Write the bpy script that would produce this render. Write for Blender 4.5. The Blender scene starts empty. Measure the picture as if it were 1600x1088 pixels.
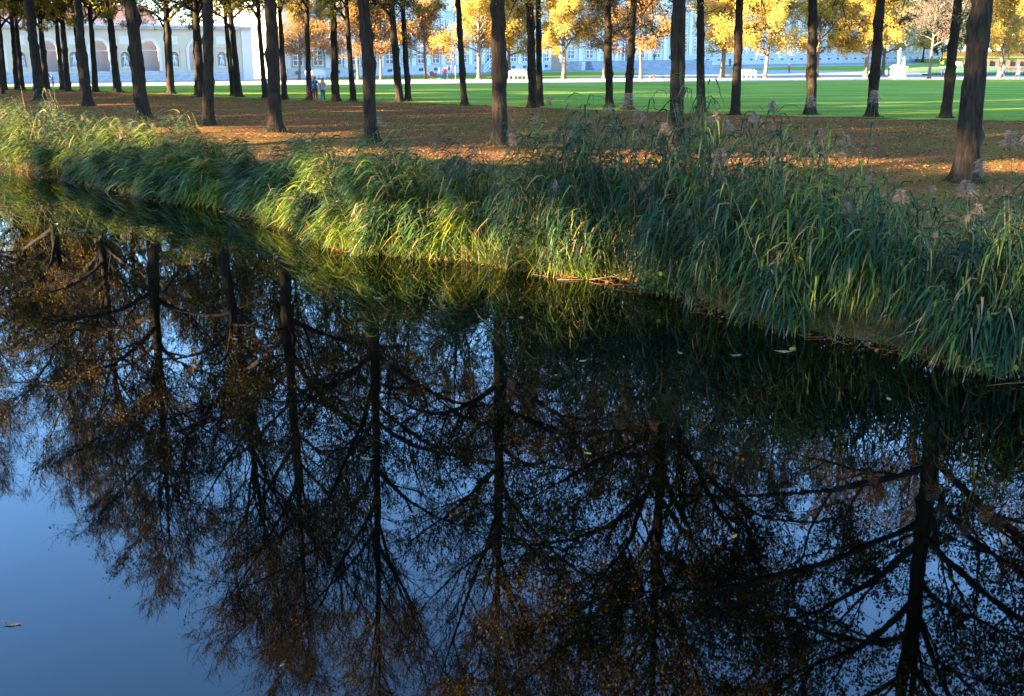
import bpy, math
import numpy as np
from mathutils import Vector, Matrix

R = math.radians
scene = bpy.context.scene
COL = scene.collection

# ------------------------------------------------------------------ camera, sky, sun, exposure
EYE = 3.75
PITCH = 15.329
cam_data = bpy.data.cameras.new('camera')
cam_data.sensor_width = 36.0
cam_data.lens = 38.25
cam_data.clip_start = 0.1
cam_data.clip_end = 5000
camera = bpy.data.objects.new('camera', cam_data)
camera.location = (0, 0, EYE)
camera.rotation_euler = (R(90 - PITCH), 0, 0)
COL.objects.link(camera)
scene.camera = camera

SUN_AZ = np.array([-0.93, -0.37]); SUN_AZ = SUN_AZ / np.linalg.norm(SUN_AZ)   # horizontal direction towards the sun
SUN_EL = R(11.0)
world = bpy.data.worlds.new('World')
scene.world = world
world.use_nodes = True
wn = world.node_tree.nodes
sky = wn.new('ShaderNodeTexSky')
sky.sky_type = 'NISHITA'
sky.sun_disc = False
sky.sun_elevation = SUN_EL
sky.sun_rotation = math.atan2(SUN_AZ[0], SUN_AZ[1])
sky.air_density = 1.0
sky.dust_density = 0.4
sky.ozone_density = 4.5
wn['Background'].inputs[1].default_value = 0.10
world.node_tree.links.new(sky.outputs[0], wn['Background'].inputs[0])

sun_data = bpy.data.lights.new('sun', 'SUN')
sun_data.energy = 4.3
sun_data.angle = R(0.5)
sun_data.color = (1.0, 0.78, 0.50)
sun = bpy.data.objects.new('sun', sun_data)
to_sun = Vector((SUN_AZ[0] * math.cos(SUN_EL), SUN_AZ[1] * math.cos(SUN_EL), math.sin(SUN_EL)))
sun.rotation_euler = to_sun.to_track_quat('Z', 'Y').to_euler()
sun.location = (-60, 20, 60)
COL.objects.link(sun)

scene.view_settings.view_transform = 'Standard'
scene.view_settings.look = 'None'
scene.view_settings.gamma = 1.0
scene.view_settings.use_curve_mapping = False
scene.view_settings.exposure = 4.55
scene.cycles.max_bounces = 5
scene.cycles.diffuse_bounces = 2
scene.cycles.glossy_bounces = 3
scene.cycles.transmission_bounces = 3
scene.cycles.caustics_reflective = False
scene.cycles.caustics_refractive = False
scene.cycles.sample_clamp_indirect = 0.15
scene.cycles.use_denoising = True
scene.cycles.denoiser = 'OPENIMAGEDENOISE'
scene.cycles.denoising_input_passes = 'RGB_ALBEDO_NORMAL'
scene.cycles.denoising_prefilter = 'ACCURATE'

# ------------------------------------------------------------------ materials
def new_mat(name):
    m = bpy.data.materials.new(name); m.use_nodes = True
    return m, m.node_tree.nodes, m.node_tree.links, m.node_tree.nodes['Principled BSDF']

def ramp(nodes, stops, interp='LINEAR'):
    r = nodes.new('ShaderNodeValToRGB'); r.color_ramp.interpolation = interp
    e = r.color_ramp.elements
    while len(e) < len(stops): e.new(0.5)
    for k, (p, c) in enumerate(stops):
        e[k].position = p; e[k].color = (c[0], c[1], c[2], 1)
    return r

def coords(nodes, links, scale=(1, 1, 1), kind='Object'):
    tc = nodes.new('ShaderNodeTexCoord'); mp = nodes.new('ShaderNodeMapping')
    mp.inputs['Scale'].default_value = scale
    links.new(tc.outputs[kind], mp.inputs['Vector'])
    return mp.outputs[0]

def noise(nodes, links, vec, scale, detail=4.0, rough=0.55):
    n = nodes.new('ShaderNodeTexNoise')
    n.inputs['Scale'].default_value = scale; n.inputs['Detail'].default_value = detail
    n.inputs['Roughness'].default_value = rough
    links.new(vec, n.inputs['Vector'])
    return n.outputs['Fac']

def bump(nodes, links, height, strength, dist, bsdf):
    b = nodes.new('ShaderNodeBump'); b.inputs['Strength'].default_value = strength
    b.inputs['Distance'].default_value = dist
    links.new(height, b.inputs['Height']); links.new(b.outputs[0], bsdf.inputs['Normal'])

def mat_noise(name, stops, scale=3.0, rough=0.85, stretch=(1, 1, 1), bump_s=0.0, bump_d=0.02, spec=0.3, detail=5.0):
    m, n, l, b = new_mat(name)
    v = coords(n, l, stretch)
    f = noise(n, l, v, scale, detail)
    r = ramp(n, stops); l.new(f, r.inputs[0]); l.new(r.outputs[0], b.inputs['Base Color'])
    b.inputs['Roughness'].default_value = rough
    b.inputs['Specular IOR Level'].default_value = spec
    if bump_s: bump(n, l, f, bump_s, bump_d, b)
    return m

def mat_leaf(name, stops, trans=0.35, rough=0.6, attr='rnd', spec=0.25):
    m, n, l, b = new_mat(name)
    a = n.new('ShaderNodeAttribute'); a.attribute_name = attr
    r = ramp(n, stops); l.new(a.outputs['Fac'], r.inputs[0])
    l.new(r.outputs[0], b.inputs['Base Color'])
    b.inputs['Roughness'].default_value = rough
    b.inputs['Specular IOR Level'].default_value = spec
    if trans > 0:
        t = n.new('ShaderNodeBsdfTranslucent'); l.new(r.outputs[0], t.inputs['Color'])
        x = n.new('ShaderNodeMixShader'); x.inputs[0].default_value = trans
        l.new(b.outputs[0], x.inputs[1]); l.new(t.outputs[0], x.inputs[2])
        l.new(x.outputs[0], n['Material Output'].inputs['Surface'])
    return m

def mat_bark(name, c0, c1, moss):
    m, n, l, b = new_mat(name)
    v = coords(n, l, (1, 1, 0.16))
    f1 = noise(n, l, v, 13.0, 6.0, 0.7)
    v2 = coords(n, l, (1, 1, 0.6)); f2 = noise(n, l, v2, 2.3, 4.0)
    r = ramp(n, [(0.3, c0), (0.62, c1), (0.8, [c * 1.6 for c in c1])]); l.new(f1, r.inputs[0])
    mr = n.new('ShaderNodeMapRange'); mr.inputs[1].default_value = 0.52; mr.inputs[2].default_value = 0.72
    mr.inputs[4].default_value = 0.65
    l.new(f2, mr.inputs[0])
    mx = n.new('ShaderNodeMix'); mx.data_type = 'RGBA'
    l.new(mr.outputs[0], mx.inputs[0]); l.new(r.outputs[0], mx.inputs[6]); mx.inputs[7].default_value = (*moss, 1)
    l.new(mx.outputs[2], b.inputs['Base Color'])
    b.inputs['Roughness'].default_value = 1.0; b.inputs['Specular IOR Level'].default_value = 0.05
    bump(n, l, f1, 0.9, 0.05, b)
    return m

M = {}
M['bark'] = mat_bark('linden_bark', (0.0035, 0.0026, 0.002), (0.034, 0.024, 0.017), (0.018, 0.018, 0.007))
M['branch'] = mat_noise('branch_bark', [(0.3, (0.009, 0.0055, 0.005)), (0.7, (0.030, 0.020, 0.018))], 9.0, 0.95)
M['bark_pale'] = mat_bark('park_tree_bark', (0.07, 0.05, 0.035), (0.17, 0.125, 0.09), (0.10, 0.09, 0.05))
M['leaf_row'] = mat_leaf('linden_leaf', [(0.0, (0.026, 0.015, 0.006)), (0.35, (0.066, 0.040, 0.012)), (0.62, (0.14, 0.088, 0.014)),
                                          (0.84, (0.30, 0.19, 0.016)), (1.0, (0.55, 0.38, 0.02))], 0.45, spec=0.08)
M['leaf_row_green'] = mat_leaf('linden_leaf_olive', [(0.0, (0.075, 0.070, 0.012)), (0.4, (0.16, 0.13, 0.018)), (0.75, (0.28, 0.20, 0.024)),
                                          (1.0, (0.45, 0.32, 0.03))], 0.5, spec=0.08)
M['leaf_gold'] = mat_leaf('gold_leaf', [(0.0, (0.26, 0.15, 0.030)), (0.35, (0.40, 0.25, 0.045)), (0.7, (0.48, 0.33, 0.06)), (1.0, (0.38, 0.33, 0.055))], 0.45, spec=0.1)
M['leaf_rust'] = mat_leaf('rust_leaf', [(0.0, (0.11, 0.05, 0.022)), (0.4, (0.24, 0.115, 0.035)), (0.75, (0.34, 0.18, 0.035)), (1.0, (0.34, 0.25, 0.04))], 0.4)
M['leaf_brown'] = mat_leaf('brown_leaf', [(0.0, (0.06, 0.045, 0.04)), (1.0, (0.16, 0.11, 0.08))], 0.3)
M['leaf_dark'] = mat_leaf('dark_green_leaf', [(0.0, (0.012, 0.028, 0.012)), (0.6, (0.030, 0.055, 0.020)), (1.0, (0.06, 0.075, 0.02))], 0.25)
M['reed'] = mat_leaf('reed_blade', [(0.0, (0.007, 0.022, 0.009)), (0.45, (0.022, 0.046, 0.013)), (0.70, (0.068, 0.110, 0.008)), (0.86, (0.17, 0.17, 0.010)),
                                     (0.93, (0.22, 0.13, 0.04)), (1.0, (0.19, 0.13, 0.075))], 0.38, 0.5, spec=0.16)
M['reed_stem'] = mat_leaf('reed_stem', [(0.0, (0.05, 0.065, 0.02)), (0.6, (0.13, 0.10, 0.035)), (1.0, (0.22, 0.13, 0.05))], 0.1)
M['plume'] = mat_leaf('reed_plume', [(0.0, (0.13, 0.075, 0.048)), (0.6, (0.25, 0.155, 0.10)), (1.0, (0.36, 0.24, 0.16))], 0.45, spec=0.05)
M['herb'] = mat_leaf('herb_leaf', [(0.0, (0.03, 0.055, 0.008)), (0.6, (0.095, 0.12, 0.012)), (1.0, (0.20, 0.19, 0.016))], 0.4)
M['litter'] = mat_leaf('fallen_leaf', [(0.0, (0.052, 0.017, 0.006)), (0.4, (0.170, 0.060, 0.020)), (0.75, (0.26, 0.108, 0.036)), (0.92, (0.25, 0.14, 0.045)),
                                        (1.0, (0.46, 0.31, 0.10))], 0.1, 0.9, spec=0.03)
M['grass_blade'] = mat_leaf('grass_blade', [(0.0, (0.014, 0.028, 0.006)), (0.6, (0.040, 0.062, 0.010)), (1.0, (0.11, 0.095, 0.022))], 0.3)

def mat_ground():
    m, n, l, b = new_mat('leafy_ground')
    v = coords(n, l)
    big = noise(n, l, v, 0.12, 3.0); mid = noise(n, l, v, 1.1, 5.0, 0.65); fine = noise(n, l, v, 14.0, 4.0, 0.7)
    brown = ramp(n, [(0.30, (0.054, 0.020, 0.008)), (0.55, (0.145, 0.064, 0.026)), (0.75, (0.24, 0.112, 0.046))]); l.new(fine, brown.inputs[0])
    green = ramp(n, [(0.30, (0.058, 0.038, 0.010)), (0.70, (0.165, 0.104, 0.026))]); l.new(fine, green.inputs[0])
    add = n.new('ShaderNodeMath'); add.operation = 'ADD'; l.new(big, add.inputs[0]); l.new(mid, add.inputs[1])
    mr = n.new('ShaderNodeMapRange'); mr.inputs[1].default_value = 0.92; mr.inputs[2].default_value = 1.16; l.new(add.outputs[0], mr.inputs[0])
    mx = n.new('ShaderNodeMix'); mx.data_type = 'RGBA'
    l.new(mr.outputs[0], mx.inputs[0]); l.new(brown.outputs[0], mx.inputs[6]); l.new(green.outputs[0], mx.inputs[7])
    l.new(mx.outputs[2], b.inputs['Base Color'])
    b.inputs['Roughness'].default_value = 1.0; b.inputs['Specular IOR Level'].default_value = 0.0
    bump(n, l, fine, 0.8, 0.06, b)
    return m
M['ground'] = mat_ground()

def mat_lawn():
    m, n, l, b = new_mat('mown_lawn')
    v = coords(n, l, (0.25, 1, 1)); v2 = coords(n, l)
    a = noise(n, l, v, 0.35, 4.0); f = noise(n, l, v2, 9.0, 4.0, 0.7)
    add = n.new('ShaderNodeMath'); add.operation = 'MULTIPLY_ADD'; add.inputs[1].default_value = 0.55
    l.new(f, add.inputs[0]); l.new(a, add.inputs[2])
    r = ramp(n, [(0.48, (0.066, 0.096, 0.014)), (0.76, (0.125, 0.165, 0.026)), (1.0, (0.205, 0.220, 0.045))]); l.new(add.outputs[0], r.inputs[0])
    l.new(r.outputs[0], b.inputs['Base Color']); b.inputs['Roughness'].default_value = 1.0; b.inputs['Specular IOR Level'].default_value = 0.0
    bump(n, l, f, 0.5, 0.05, b)
    return m
M['lawn'] = mat_lawn()
M['path'] = mat_noise('sandy_path', [(0.3, (0.20, 0.155, 0.105)), (0.7, (0.28, 0.225, 0.16))], 2.5, 0.95, bump_s=0.2)
M['gravel'] = mat_noise('pale_gravel', [(0.3, (0.13, 0.12, 0.105)), (0.7, (0.20, 0.185, 0.165))], 1.6, 0.95, bump_s=0.2)
M['bed'] = mat_noise('flower_bed', [(0.3, (0.03, 0.07, 0.03)), (0.7, (0.08, 0.14, 0.06))], 3.0, 0.9, bump_s=0.5, bump_d=0.1)
M['bed_red'] = mat_noise('red_flowers', [(0.35, (0.05, 0.08, 0.03)), (0.5, (0.35, 0.03, 0.05)), (0.7, (0.5, 0.08, 0.10))], 6.0, 0.8)
M['hedge_brown'] = mat_noise('brown_hedge', [(0.3, (0.05, 0.03, 0.02)), (0.7, (0.14, 0.075, 0.05))], 4.0, 0.9, bump_s=0.6, bump_d=0.1)

def mat_water():
    m, n, l, b = new_mat('canal_water')
    b.inputs['Base Color'].default_value = (0.0005, 0.0006, 0.0003, 1)
    b.inputs['Roughness'].default_value = 0.012
    b.inputs['IOR'].default_value = 1.333
    b.inputs['Specular IOR Level'].default_value = 0.5
    v = coords(n, l, (1.0, 0.55, 1.0))
    a = noise(n, l, v, 0.9, 2.0, 0.4); c = noise(n, l, v, 7.0, 2.0, 0.5)
    ad = n.new('ShaderNodeMath'); ad.operation = 'MULTIPLY_ADD'; ad.inputs[1].default_value = 0.06
    l.new(c, ad.inputs[0]); l.new(a, ad.inputs[2])
    pm = noise(n, l, v, 0.16, 2.0, 0.5)                      # calmer and livelier patches
    mr = n.new('ShaderNodeMapRange'); mr.inputs[1].default_value = 0.38; mr.inputs[2].default_value = 0.68; mr.inputs[3].default_value = 0.25; mr.inputs[4].default_value = 1.6
    l.new(pm, mr.inputs[0])
    mu = n.new('ShaderNodeMath'); mu.operation = 'MULTIPLY'; l.new(ad.outputs[0], mu.inputs[0]); l.new(mr.outputs[0], mu.inputs[1])
    bump(n, l, mu.outputs[0], 0.07, 0.05, b)
    return m
M['water'] = mat_water()

def plain(name, c, rough=0.7, spec=0.3, vary=0.12, scale=4.0):
    lo = [x * (1 - vary) for x in c]; hi = [min(1, x * (1 + vary)) for x in c]
    return mat_noise(name, [(0.3, lo), (0.7, hi)], scale, rough, spec=spec)
M['plaster_white'] = plain('white_plaster', (0.42, 0.385, 0.32), 0.85, vary=0.05, scale=0.6)
M['plaster_trim'] = plain('white_trim', (0.56, 0.515, 0.44), 0.8, vary=0.03, scale=1.0)
M['plaster_cream'] = plain('cream_plaster', (0.50, 0.42, 0.29), 0.85, vary=0.06, scale=0.5)
M['plaster_grey'] = plain('grey_plaster', (0.46, 0.45, 0.48), 0.85, vary=0.06, scale=0.5)
M['stone_grey'] = mat_noise('grey_ashlar', [(0.3, (0.28, 0.28, 0.28)), (0.55, (0.42, 0.42, 0.41)), (0.75, (0.55, 0.54, 0.52))], 1.4, 0.9, stretch=(1, 1, 1.6), bump_s=0.3)
M['stone_white'] = plain('white_stone', (0.46, 0.45, 0.43), 0.7, vary=0.08, scale=3.0)
M['stone_blue'] = plain('weathered_stone', (0.50, 0.53, 0.56), 0.8, vary=0.18, scale=5.0)
M['stair_stone'] = plain('dark_stair_stone', (0.20, 0.20, 0.22), 0.8, vary=0.25, scale=0.8)
M['roof_red'] = plain('red_tiles', (0.26, 0.12, 0.08), 0.8, vary=0.2, scale=2.0)
M['roof_dark'] = plain('dark_roof', (0.10, 0.09, 0.09), 0.8, vary=0.2, scale=2.0)
M['glass'] = plain('window_glass', (0.05, 0.065, 0.08), 0.08, 0.5, vary=0.3, scale=0.5)
M['white_paint'] = plain('white_paint', (0.82, 0.82, 0.80), 0.5, vary=0.03)
M['metal_dark'] = plain('dark_metal', (0.05, 0.05, 0.055), 0.5)
M['timber'] = plain('grey_timber', (0.45, 0.45, 0.45), 0.8, vary=0.15)
M['dog_fur'] = plain('brown_fur', (0.16, 0.08, 0.035), 0.9, vary=0.25, scale=12)
M['dead_stick'] = plain('dead_stick', (0.10, 0.075, 0.05), 0.9, vary=0.3, scale=14)
M['float_white'] = plain('pale_floating_leaf', (0.085, 0.066, 0.045), 0.9, 0.03, vary=0.2, scale=30)
M['float_brown'] = plain('brown_floating_leaf', (0.16, 0.09, 0.05), 0.9, 0.03, vary=0.3, scale=30)
M['float_gold'] = plain('gold_floating_leaf', (0.20, 0.11, 0.02), 0.9, 0.03, vary=0.2, scale=30)

# ------------------------------------------------------------------ helpers
def link(o, parent=None):
    COL.objects.link(o)
    if parent is not None: o.parent = parent
    return o

def make_mesh(name, V, Q=None, T=None, rnd=None, smooth=False, mats=None, polys=None):
    """mesh from numpy arrays: Q quads (n,4), T triangles (n,3); rnd = one float per face (quads first)"""
    V = np.asarray(V, np.float32).reshape(-1, 3)
    me = bpy.data.meshes.new(name)
    if polys is not None:
        me.from_pydata([tuple(map(float, v)) for v in V], [], polys)
    else:
        Q = np.zeros((0, 4), np.int32) if Q is None else np.asarray(Q, np.int32).reshape(-1, 4)
        T = np.zeros((0, 3), np.int32) if T is None else np.asarray(T, np.int32).reshape(-1, 3)
        loops = np.concatenate([Q.ravel(), T.ravel()]).astype(np.int32)
        starts = np.concatenate([np.arange(len(Q)) * 4, len(Q) * 4 + np.arange(len(T)) * 3]).astype(np.int32)
        me.vertices.add(len(V)); me.vertices.foreach_set('co', V.ravel())
        me.loops.add(len(loops)); me.loops.foreach_set('vertex_index', loops)
        me.polygons.add(len(starts)); me.polygons.foreach_set('loop_start', starts)
        me.update(calc_edges=True)
    if rnd is not None:
        a = me.attributes.new('rnd', 'FLOAT', 'FACE'); a.data.foreach_set('value', np.asarray(rnd, np.float32))
    if smooth:
        me.polygons.foreach_set('use_smooth', np.ones(len(me.polygons), bool))
    for m in (mats or []): me.materials.append(m)
    me.update()
    return me

class MB:
    """collects boxes, prisms and tubes into one mesh"""
    def __init__(s): s.V = []; s.P = []; s.n = 0
    def add(s, verts, polys):
        s.V.extend([tuple(map(float, v)) for v in verts]); s.P.extend([tuple(i + s.n for i in p) for p in polys]); s.n += len(verts); return s
    def box(s, x0, x1, y0, y1, z0, z1, M4=None):
        v = [(x, y, z) for z in (z0, z1) for y in (y0, y1) for x in (x0, x1)]
        if M4 is not None: v = [tuple(M4 @ Vector(p)) for p in v]
        return s.add(v, [(0, 2, 3, 1), (4, 5, 7, 6), (0, 1, 5, 4), (2, 6, 7, 3), (0, 4, 6, 2), (1, 3, 7, 5)])
    def bar(s, a, b, r, sides=6, r2=None):
        a = Vector(a); b = Vector(b); d = (b - a).normalized(); u = d.orthogonal().normalized(); w = d.cross(u)
        r2 = r if r2 is None else r2
        v = [tuple(a + (u * math.cos(t) + w * math.sin(t)) * r) for t in [2 * math.pi * k / sides for k in range(sides)]]
        v += [tuple(b + (u * math.cos(t) + w * math.sin(t)) * r2) for t in [2 * math.pi * k / sides for k in range(sides)]]
        p = [(k, (k + 1) % sides, sides + (k + 1) % sides, sides + k) for k in range(sides)]
        p += [tuple(range(sides - 1, -1, -1)), tuple(range(sides, 2 * sides))]
        return s.add(v, p)
    def lathe(s, prof, sides=12, c=(0, 0)):
        v = [(c[0] + r * math.cos(2 * math.pi * k / sides), c[1] + r * math.sin(2 * math.pi * k / sides), z) for r, z in prof for k in range(sides)]
        p = [(i * sides + k, i * sides + (k + 1) % sides, (i + 1) * sides + (k + 1) % sides, (i + 1) * sides + k) for i in range(len(prof) - 1) for k in range(sides)]
        return s.add(v, p)
    def prism(s, pts, y0, y1):
        n = len(pts); v = [(x, y0, z) for x, z in pts] + [(x, y1, z) for x, z in pts]
        p = [tuple(range(n)), tuple(range(2 * n - 1, n - 1, -1))] + [(k, n + k, n + (k + 1) % n, (k + 1) % n) for k in range(n)]
        return s.add(v, p)
    def mesh(s, name, mat, smooth=False):
        me = make_mesh(name, np.array(s.V), polys=s.P, mats=[mat])
        if smooth: me.polygons.foreach_set('use_smooth', np.ones(len(me.polygons), bool))
        return me
    def build(s, name, mat, parent=None, smooth=False):
        return link(bpy.data.objects.new(name, s.mesh(name, mat, smooth)), parent)

def tag(o, label=None, cat=None, group=None, kind=None):
    if label: o['label'] = label
    if cat: o['category'] = cat
    if group: o['group'] = group
    if kind: o['kind'] = kind
    return o

def empty(name, loc=(0, 0, 0), rz=0.0):
    o = bpy.data.objects.new(name, None); o.location = loc; o.rotation_euler = (0, 0, rz); o.empty_display_size = 0.3
    return link(o)

def unit(v): return v / np.maximum(np.linalg.norm(v, axis=-1, keepdims=True), 1e-9)

def tubes(P, Rad, S):
    """P (N,K,3), Rad (N,K) -> V, Q of N open tubes with S sides"""
    N, K, _ = P.shape
    T = unit(np.gradient(P, axis=1))
    mean = unit(T.mean(1)); ref = np.where(np.abs(mean[:, 2:3]) > 0.9, np.array([[1.0, 0, 0]]), np.array([[0, 0, 1.0]]))
    A = unit(np.cross(T, ref[:, None, :])); B = np.cross(T, A)
    ang = np.arange(S) * 2 * np.pi / S
    V = P[:, :, None, :] + Rad[:, :, None, None] * (A[:, :, None, :] * np.cos(ang)[:, None] + B[:, :, None, :] * np.sin(ang)[:, None])
    i = np.arange(N)[:, None, None] * K * S; j = np.arange(K - 1)[None, :, None] * S; k = np.arange(S)[None, None, :]; k2 = (k + 1) % S
    Q = np.stack([i + j + k, i + j + k2, i + j + S + k2, i + j + S + k], -1).reshape(-1, 4)
    return V.reshape(-1, 3), Q

def ribbons(P, W, side):
    """P (N,K,3), W (N,K) widths, side (N,K,3) unit -> strip quads"""
    N, K, _ = P.shape
    V = np.stack([P - side * W[..., None] / 2, P + side * W[..., None] / 2], 2)
    i = np.arange(N)[:, None] * K * 2; j = np.arange(K - 1)[None, :] * 2
    Q = np.stack([i + j, i + j + 1, i + j + 3, i + j + 2], -1).reshape(-1, 4)
    return V.reshape(-1, 3), Q

def cat(parts):
    """join [(V,Q), ...]"""
    off = 0; VV = []; QQ = []
    for V, Q in parts:
        VV.append(V); QQ.append(Q + off); off += len(V)
    return np.concatenate(VV), np.concatenate(QQ)

def leaf_quads(C, size, rng, flat=0.0):
    """one folded rhombus per centre"""
    n = len(C)
    d = rng.normal(size=(n, 3)); d[:, 2] *= (1 - flat); d = unit(d)
    s = unit(np.cross(d, unit(rng.normal(size=(n, 3)) * np.array([1, 1, 1 - flat]) + np.array([0, 0, 3 * flat]))))
    nrm = np.cross(d, s)
    L = size[:, None]
    V = np.stack([C - d * L * .5, C + s * L * .42 + nrm * L * .1, C + d * L * .55, C - s * L * .42 + nrm * L * .1], 1)
    return V.reshape(-1, 3), np.arange(4 * n).reshape(n, 4)

# ------------------------------------------------------------------ ground, canal, lawn, paths
EDGE = np.array([(-62, 76), (-45, 62.5), (-31.64, 51.84), (-25.38, 48.43), (-21.19, 45.42), (-18.83, 42.99), (-16.79, 41.43), (-14.08, 38.44), (-11.19, 34.9),
                 (-8.4, 33.2), (-6.91, 30.6), (-6.2, 29.8), (-5.09, 28.4), (-4.37, 26.4), (-3.41, 25.5), (-2.25, 25.1), (-0.74, 24.6), (0.2, 23.5),
                 (1.78, 22.6), (2.89, 21.5), (3.6, 19.9), (4.35, 18.4), (5.8, 17.2), (6.6, 16.2), (7.52, 15.4), (8.8, 14.6), (13, 11.2), (30, -4), (60, -30)])
REED_H = np.array([2.4, 2.4, 2.5, 2.6, 2.6, 2.5, 2.2, 1.9, 1.7, 1.5, 1.7, 1.9, 2.1, 2.0, 1.9, 1.9, 2.3, 2.95, 3.15, 2.75, 3.1, 2.7, 2.15, 2.0, 2.15, 2.1, 2.1, 2.0, 2.0])
WATER_Z = -0.9

def edge_dist(P):
    """signed distance to the water's edge; positive on the park side"""
    A = EDGE[:-1]; B = EDGE[1:]; d = B - A; L2 = (d ** 2).sum(1)
    best = np.full(len(P), 1e9); sign = np.ones(len(P))
    for k in range(len(A)):
        w = P - A[k]; t = np.clip((w @ d[k]) / L2[k], 0, 1)
        q = w - t[:, None] * d[k]; r = np.hypot(q[:, 0], q[:, 1])
        side = d[k][0] * w[:, 1] - d[k][1] * w[:, 0]      # >0 = left of the direction of travel = park side
        m = r < best - 1e-6
        best[m] = r[m]; sign[m] = np.where(side[m] > 0, 1, -1)
    return best * sign

def lumps(X, Y):
    return (0.05 * np.sin(X * .31 + 1.3) * np.sin(Y * .27) + 0.035 * np.sin(X * .9 + Y * .6) + 0.025 * np.sin(X * 1.7 - Y * 1.3 + 2))

def ground_z(P):
    d = edge_dist(P)
    z = np.interp(d, [-46, -43, -2, -0.4, 0.0, 0.6, 2.2, 5.0, 8.0], [0, -2.0, -2.0, -1.25, -0.93, -0.78, -0.45, -0.08, 0.0])
    near = np.clip((d - 1) / 5, 0, 1) * np.clip((66 - P[:, 1]) / 14, 0, 1) * np.clip((d + 40), 0, 1)
    return z + lumps(P[:, 0], P[:, 1]) * near

def build_ground():
    xs = np.concatenate([[-2500, -1200, -600, -300, -180, -130], np.arange(-100, -36, 4.0), np.arange(-36, 36, 0.7), np.arange(36, 100, 6.0), [110, 140, 180, 260, 500, 1200, 2500]])
    ys = np.concatenate([[-1500, -300, -100, -50, -25, -8], np.arange(0, 64, 0.7), np.arange(64, 120, 4.0), [130, 150, 190, 260, 400, 800, 1600, 3000]])
    X, Y = np.meshgrid(xs, ys); P = np.stack([X.ravel(), Y.ravel()], 1)
    Z = ground_z(P)
    nx, ny = len(xs), len(ys)
    i = (np.arange(ny - 1)[:, None] * nx + np.arange(nx - 1)[None, :]).ravel()
    Q = np.stack([i, i + 1, i + nx + 1, i + nx], 1)
    me = make_mesh('ground', np.column_stack([P, Z]), Q, smooth=True, mats=[M['ground']])
    tag(link(bpy.data.objects.new('ground', me)), 'leaf-strewn grassy bank under the trees', 'ground', kind='structure')
build_ground()

def sheet(name, pts, z, mat, label, cat='lawn', thick=0.0):
    mb = MB(); n = len(pts)
    if thick:
        mb.add([(x, y, z - thick) for x, y in pts] + [(x, y, z) for x, y in pts],
               [tuple(range(n, 2 * n))] + [(k, (k + 1) % n, n + (k + 1) % n, n + k) for k in range(n)])
    else:
        mb.add([(x, y, z) for x, y in pts], [tuple(range(n))])
    return tag(mb.build(name, mat), label, cat, kind='structure')

wm = MB(); wm.add([(-160, -60, WATER_Z), (70, -60, WATER_Z), (70, 120, WATER_Z), (-160, 120, WATER_Z)], [(0, 1, 2, 3)])
tag(wm.build('water', M['water']), 'still dark canal water mirroring trees and blue sky', 'water', kind='structure')

def wobble(pts, amp, step, seed):
    """subdivide an open polyline and make it wander a little"""
    g = np.random.default_rng(seed); out = []
    for a, b in zip(pts[:-1], pts[1:]):
        n = max(1, int(math.hypot(b[0] - a[0], b[1] - a[1]) / step))
        for k in range(n):
            t = k / n; out.append((a[0] + (b[0] - a[0]) * t + g.normal() * amp, a[1] + (b[1] - a[1]) * t + g.normal() * amp))
    out.append(pts[-1]); return out
LAWN_NEAR = [(-95, 131), (-70, 119), (-45.7, 108.2), (-36.5, 103), (-25.2, 91.8), (-17.9, 86.8), (-7.6, 82.0), (1.7, 74.3), (8.1, 70.2), (15.1, 65.6), (21.6, 62.3), (28.5, 60.0), (45, 51), (90, 30)]
PATH_NEAR = [(160, 172), (110, 160), (67.6, 148), (49.1, 143.3), (27.5, 137.4), (7.6, 132.1), (-14.3, 125.5), (-33.5, 123.5), (-44, 117.5), (-60, 121), (-95, 137)]
PATH_FAR = [(-70, 125.5), (-46, 127), (-27, 139), (-8.3, 144.8), (17.3, 151), (44.2, 154.7), (72.3, 158.4), (110, 172), (160, 186)]
sheet('lawn', wobble(LAWN_NEAR, 0.28, 0.8, 3) + PATH_NEAR, 0.018, M['lawn'], 'wide mown green lawn between the avenue and the sandy path', 'lawn')
sheet('path', [(x, y) for x, y in reversed(PATH_NEAR)] + [(x, y + 2.0) for x, y in reversed(PATH_FAR)], 0.008, M['path'], 'sunlit sandy path beyond the lawn', 'path')
sheet('gravel_terrace', [(-110, 128)] + PATH_FAR + [(320, 230), (420, 560), (120, 600), (-60, 320), (-110, 200)], 0.013, M['gravel'], 'pale gravel court in front of the palace', 'gravel')
sheet('lawn', [(-26, 141), (-8.3, 147.3), (2, 151.5), (11, 159), (19.5, 172), (22.2, 180), (19.3, 190), (12, 196), (4, 190), (-8, 170), (-22, 150)], 0.05, M['lawn'], 'dark shaded grass strip in front of the palace steps', 'lawn', 0.05)
sheet('lawn', [(40, 222), (62, 206), (95, 232), (150, 300), (120, 300), (72, 262)], 0.05, M['lawn'], 'shaded grass strip before the long palace wing', 'lawn', 0.05)
sheet('terrace', [(112, 262), (260, 300), (330, 470), (160, 470), (120, 330)], 1.0, M['lawn'], 'raised grass terrace at the far end of the parterre', 'terrace', 1.0)

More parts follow.
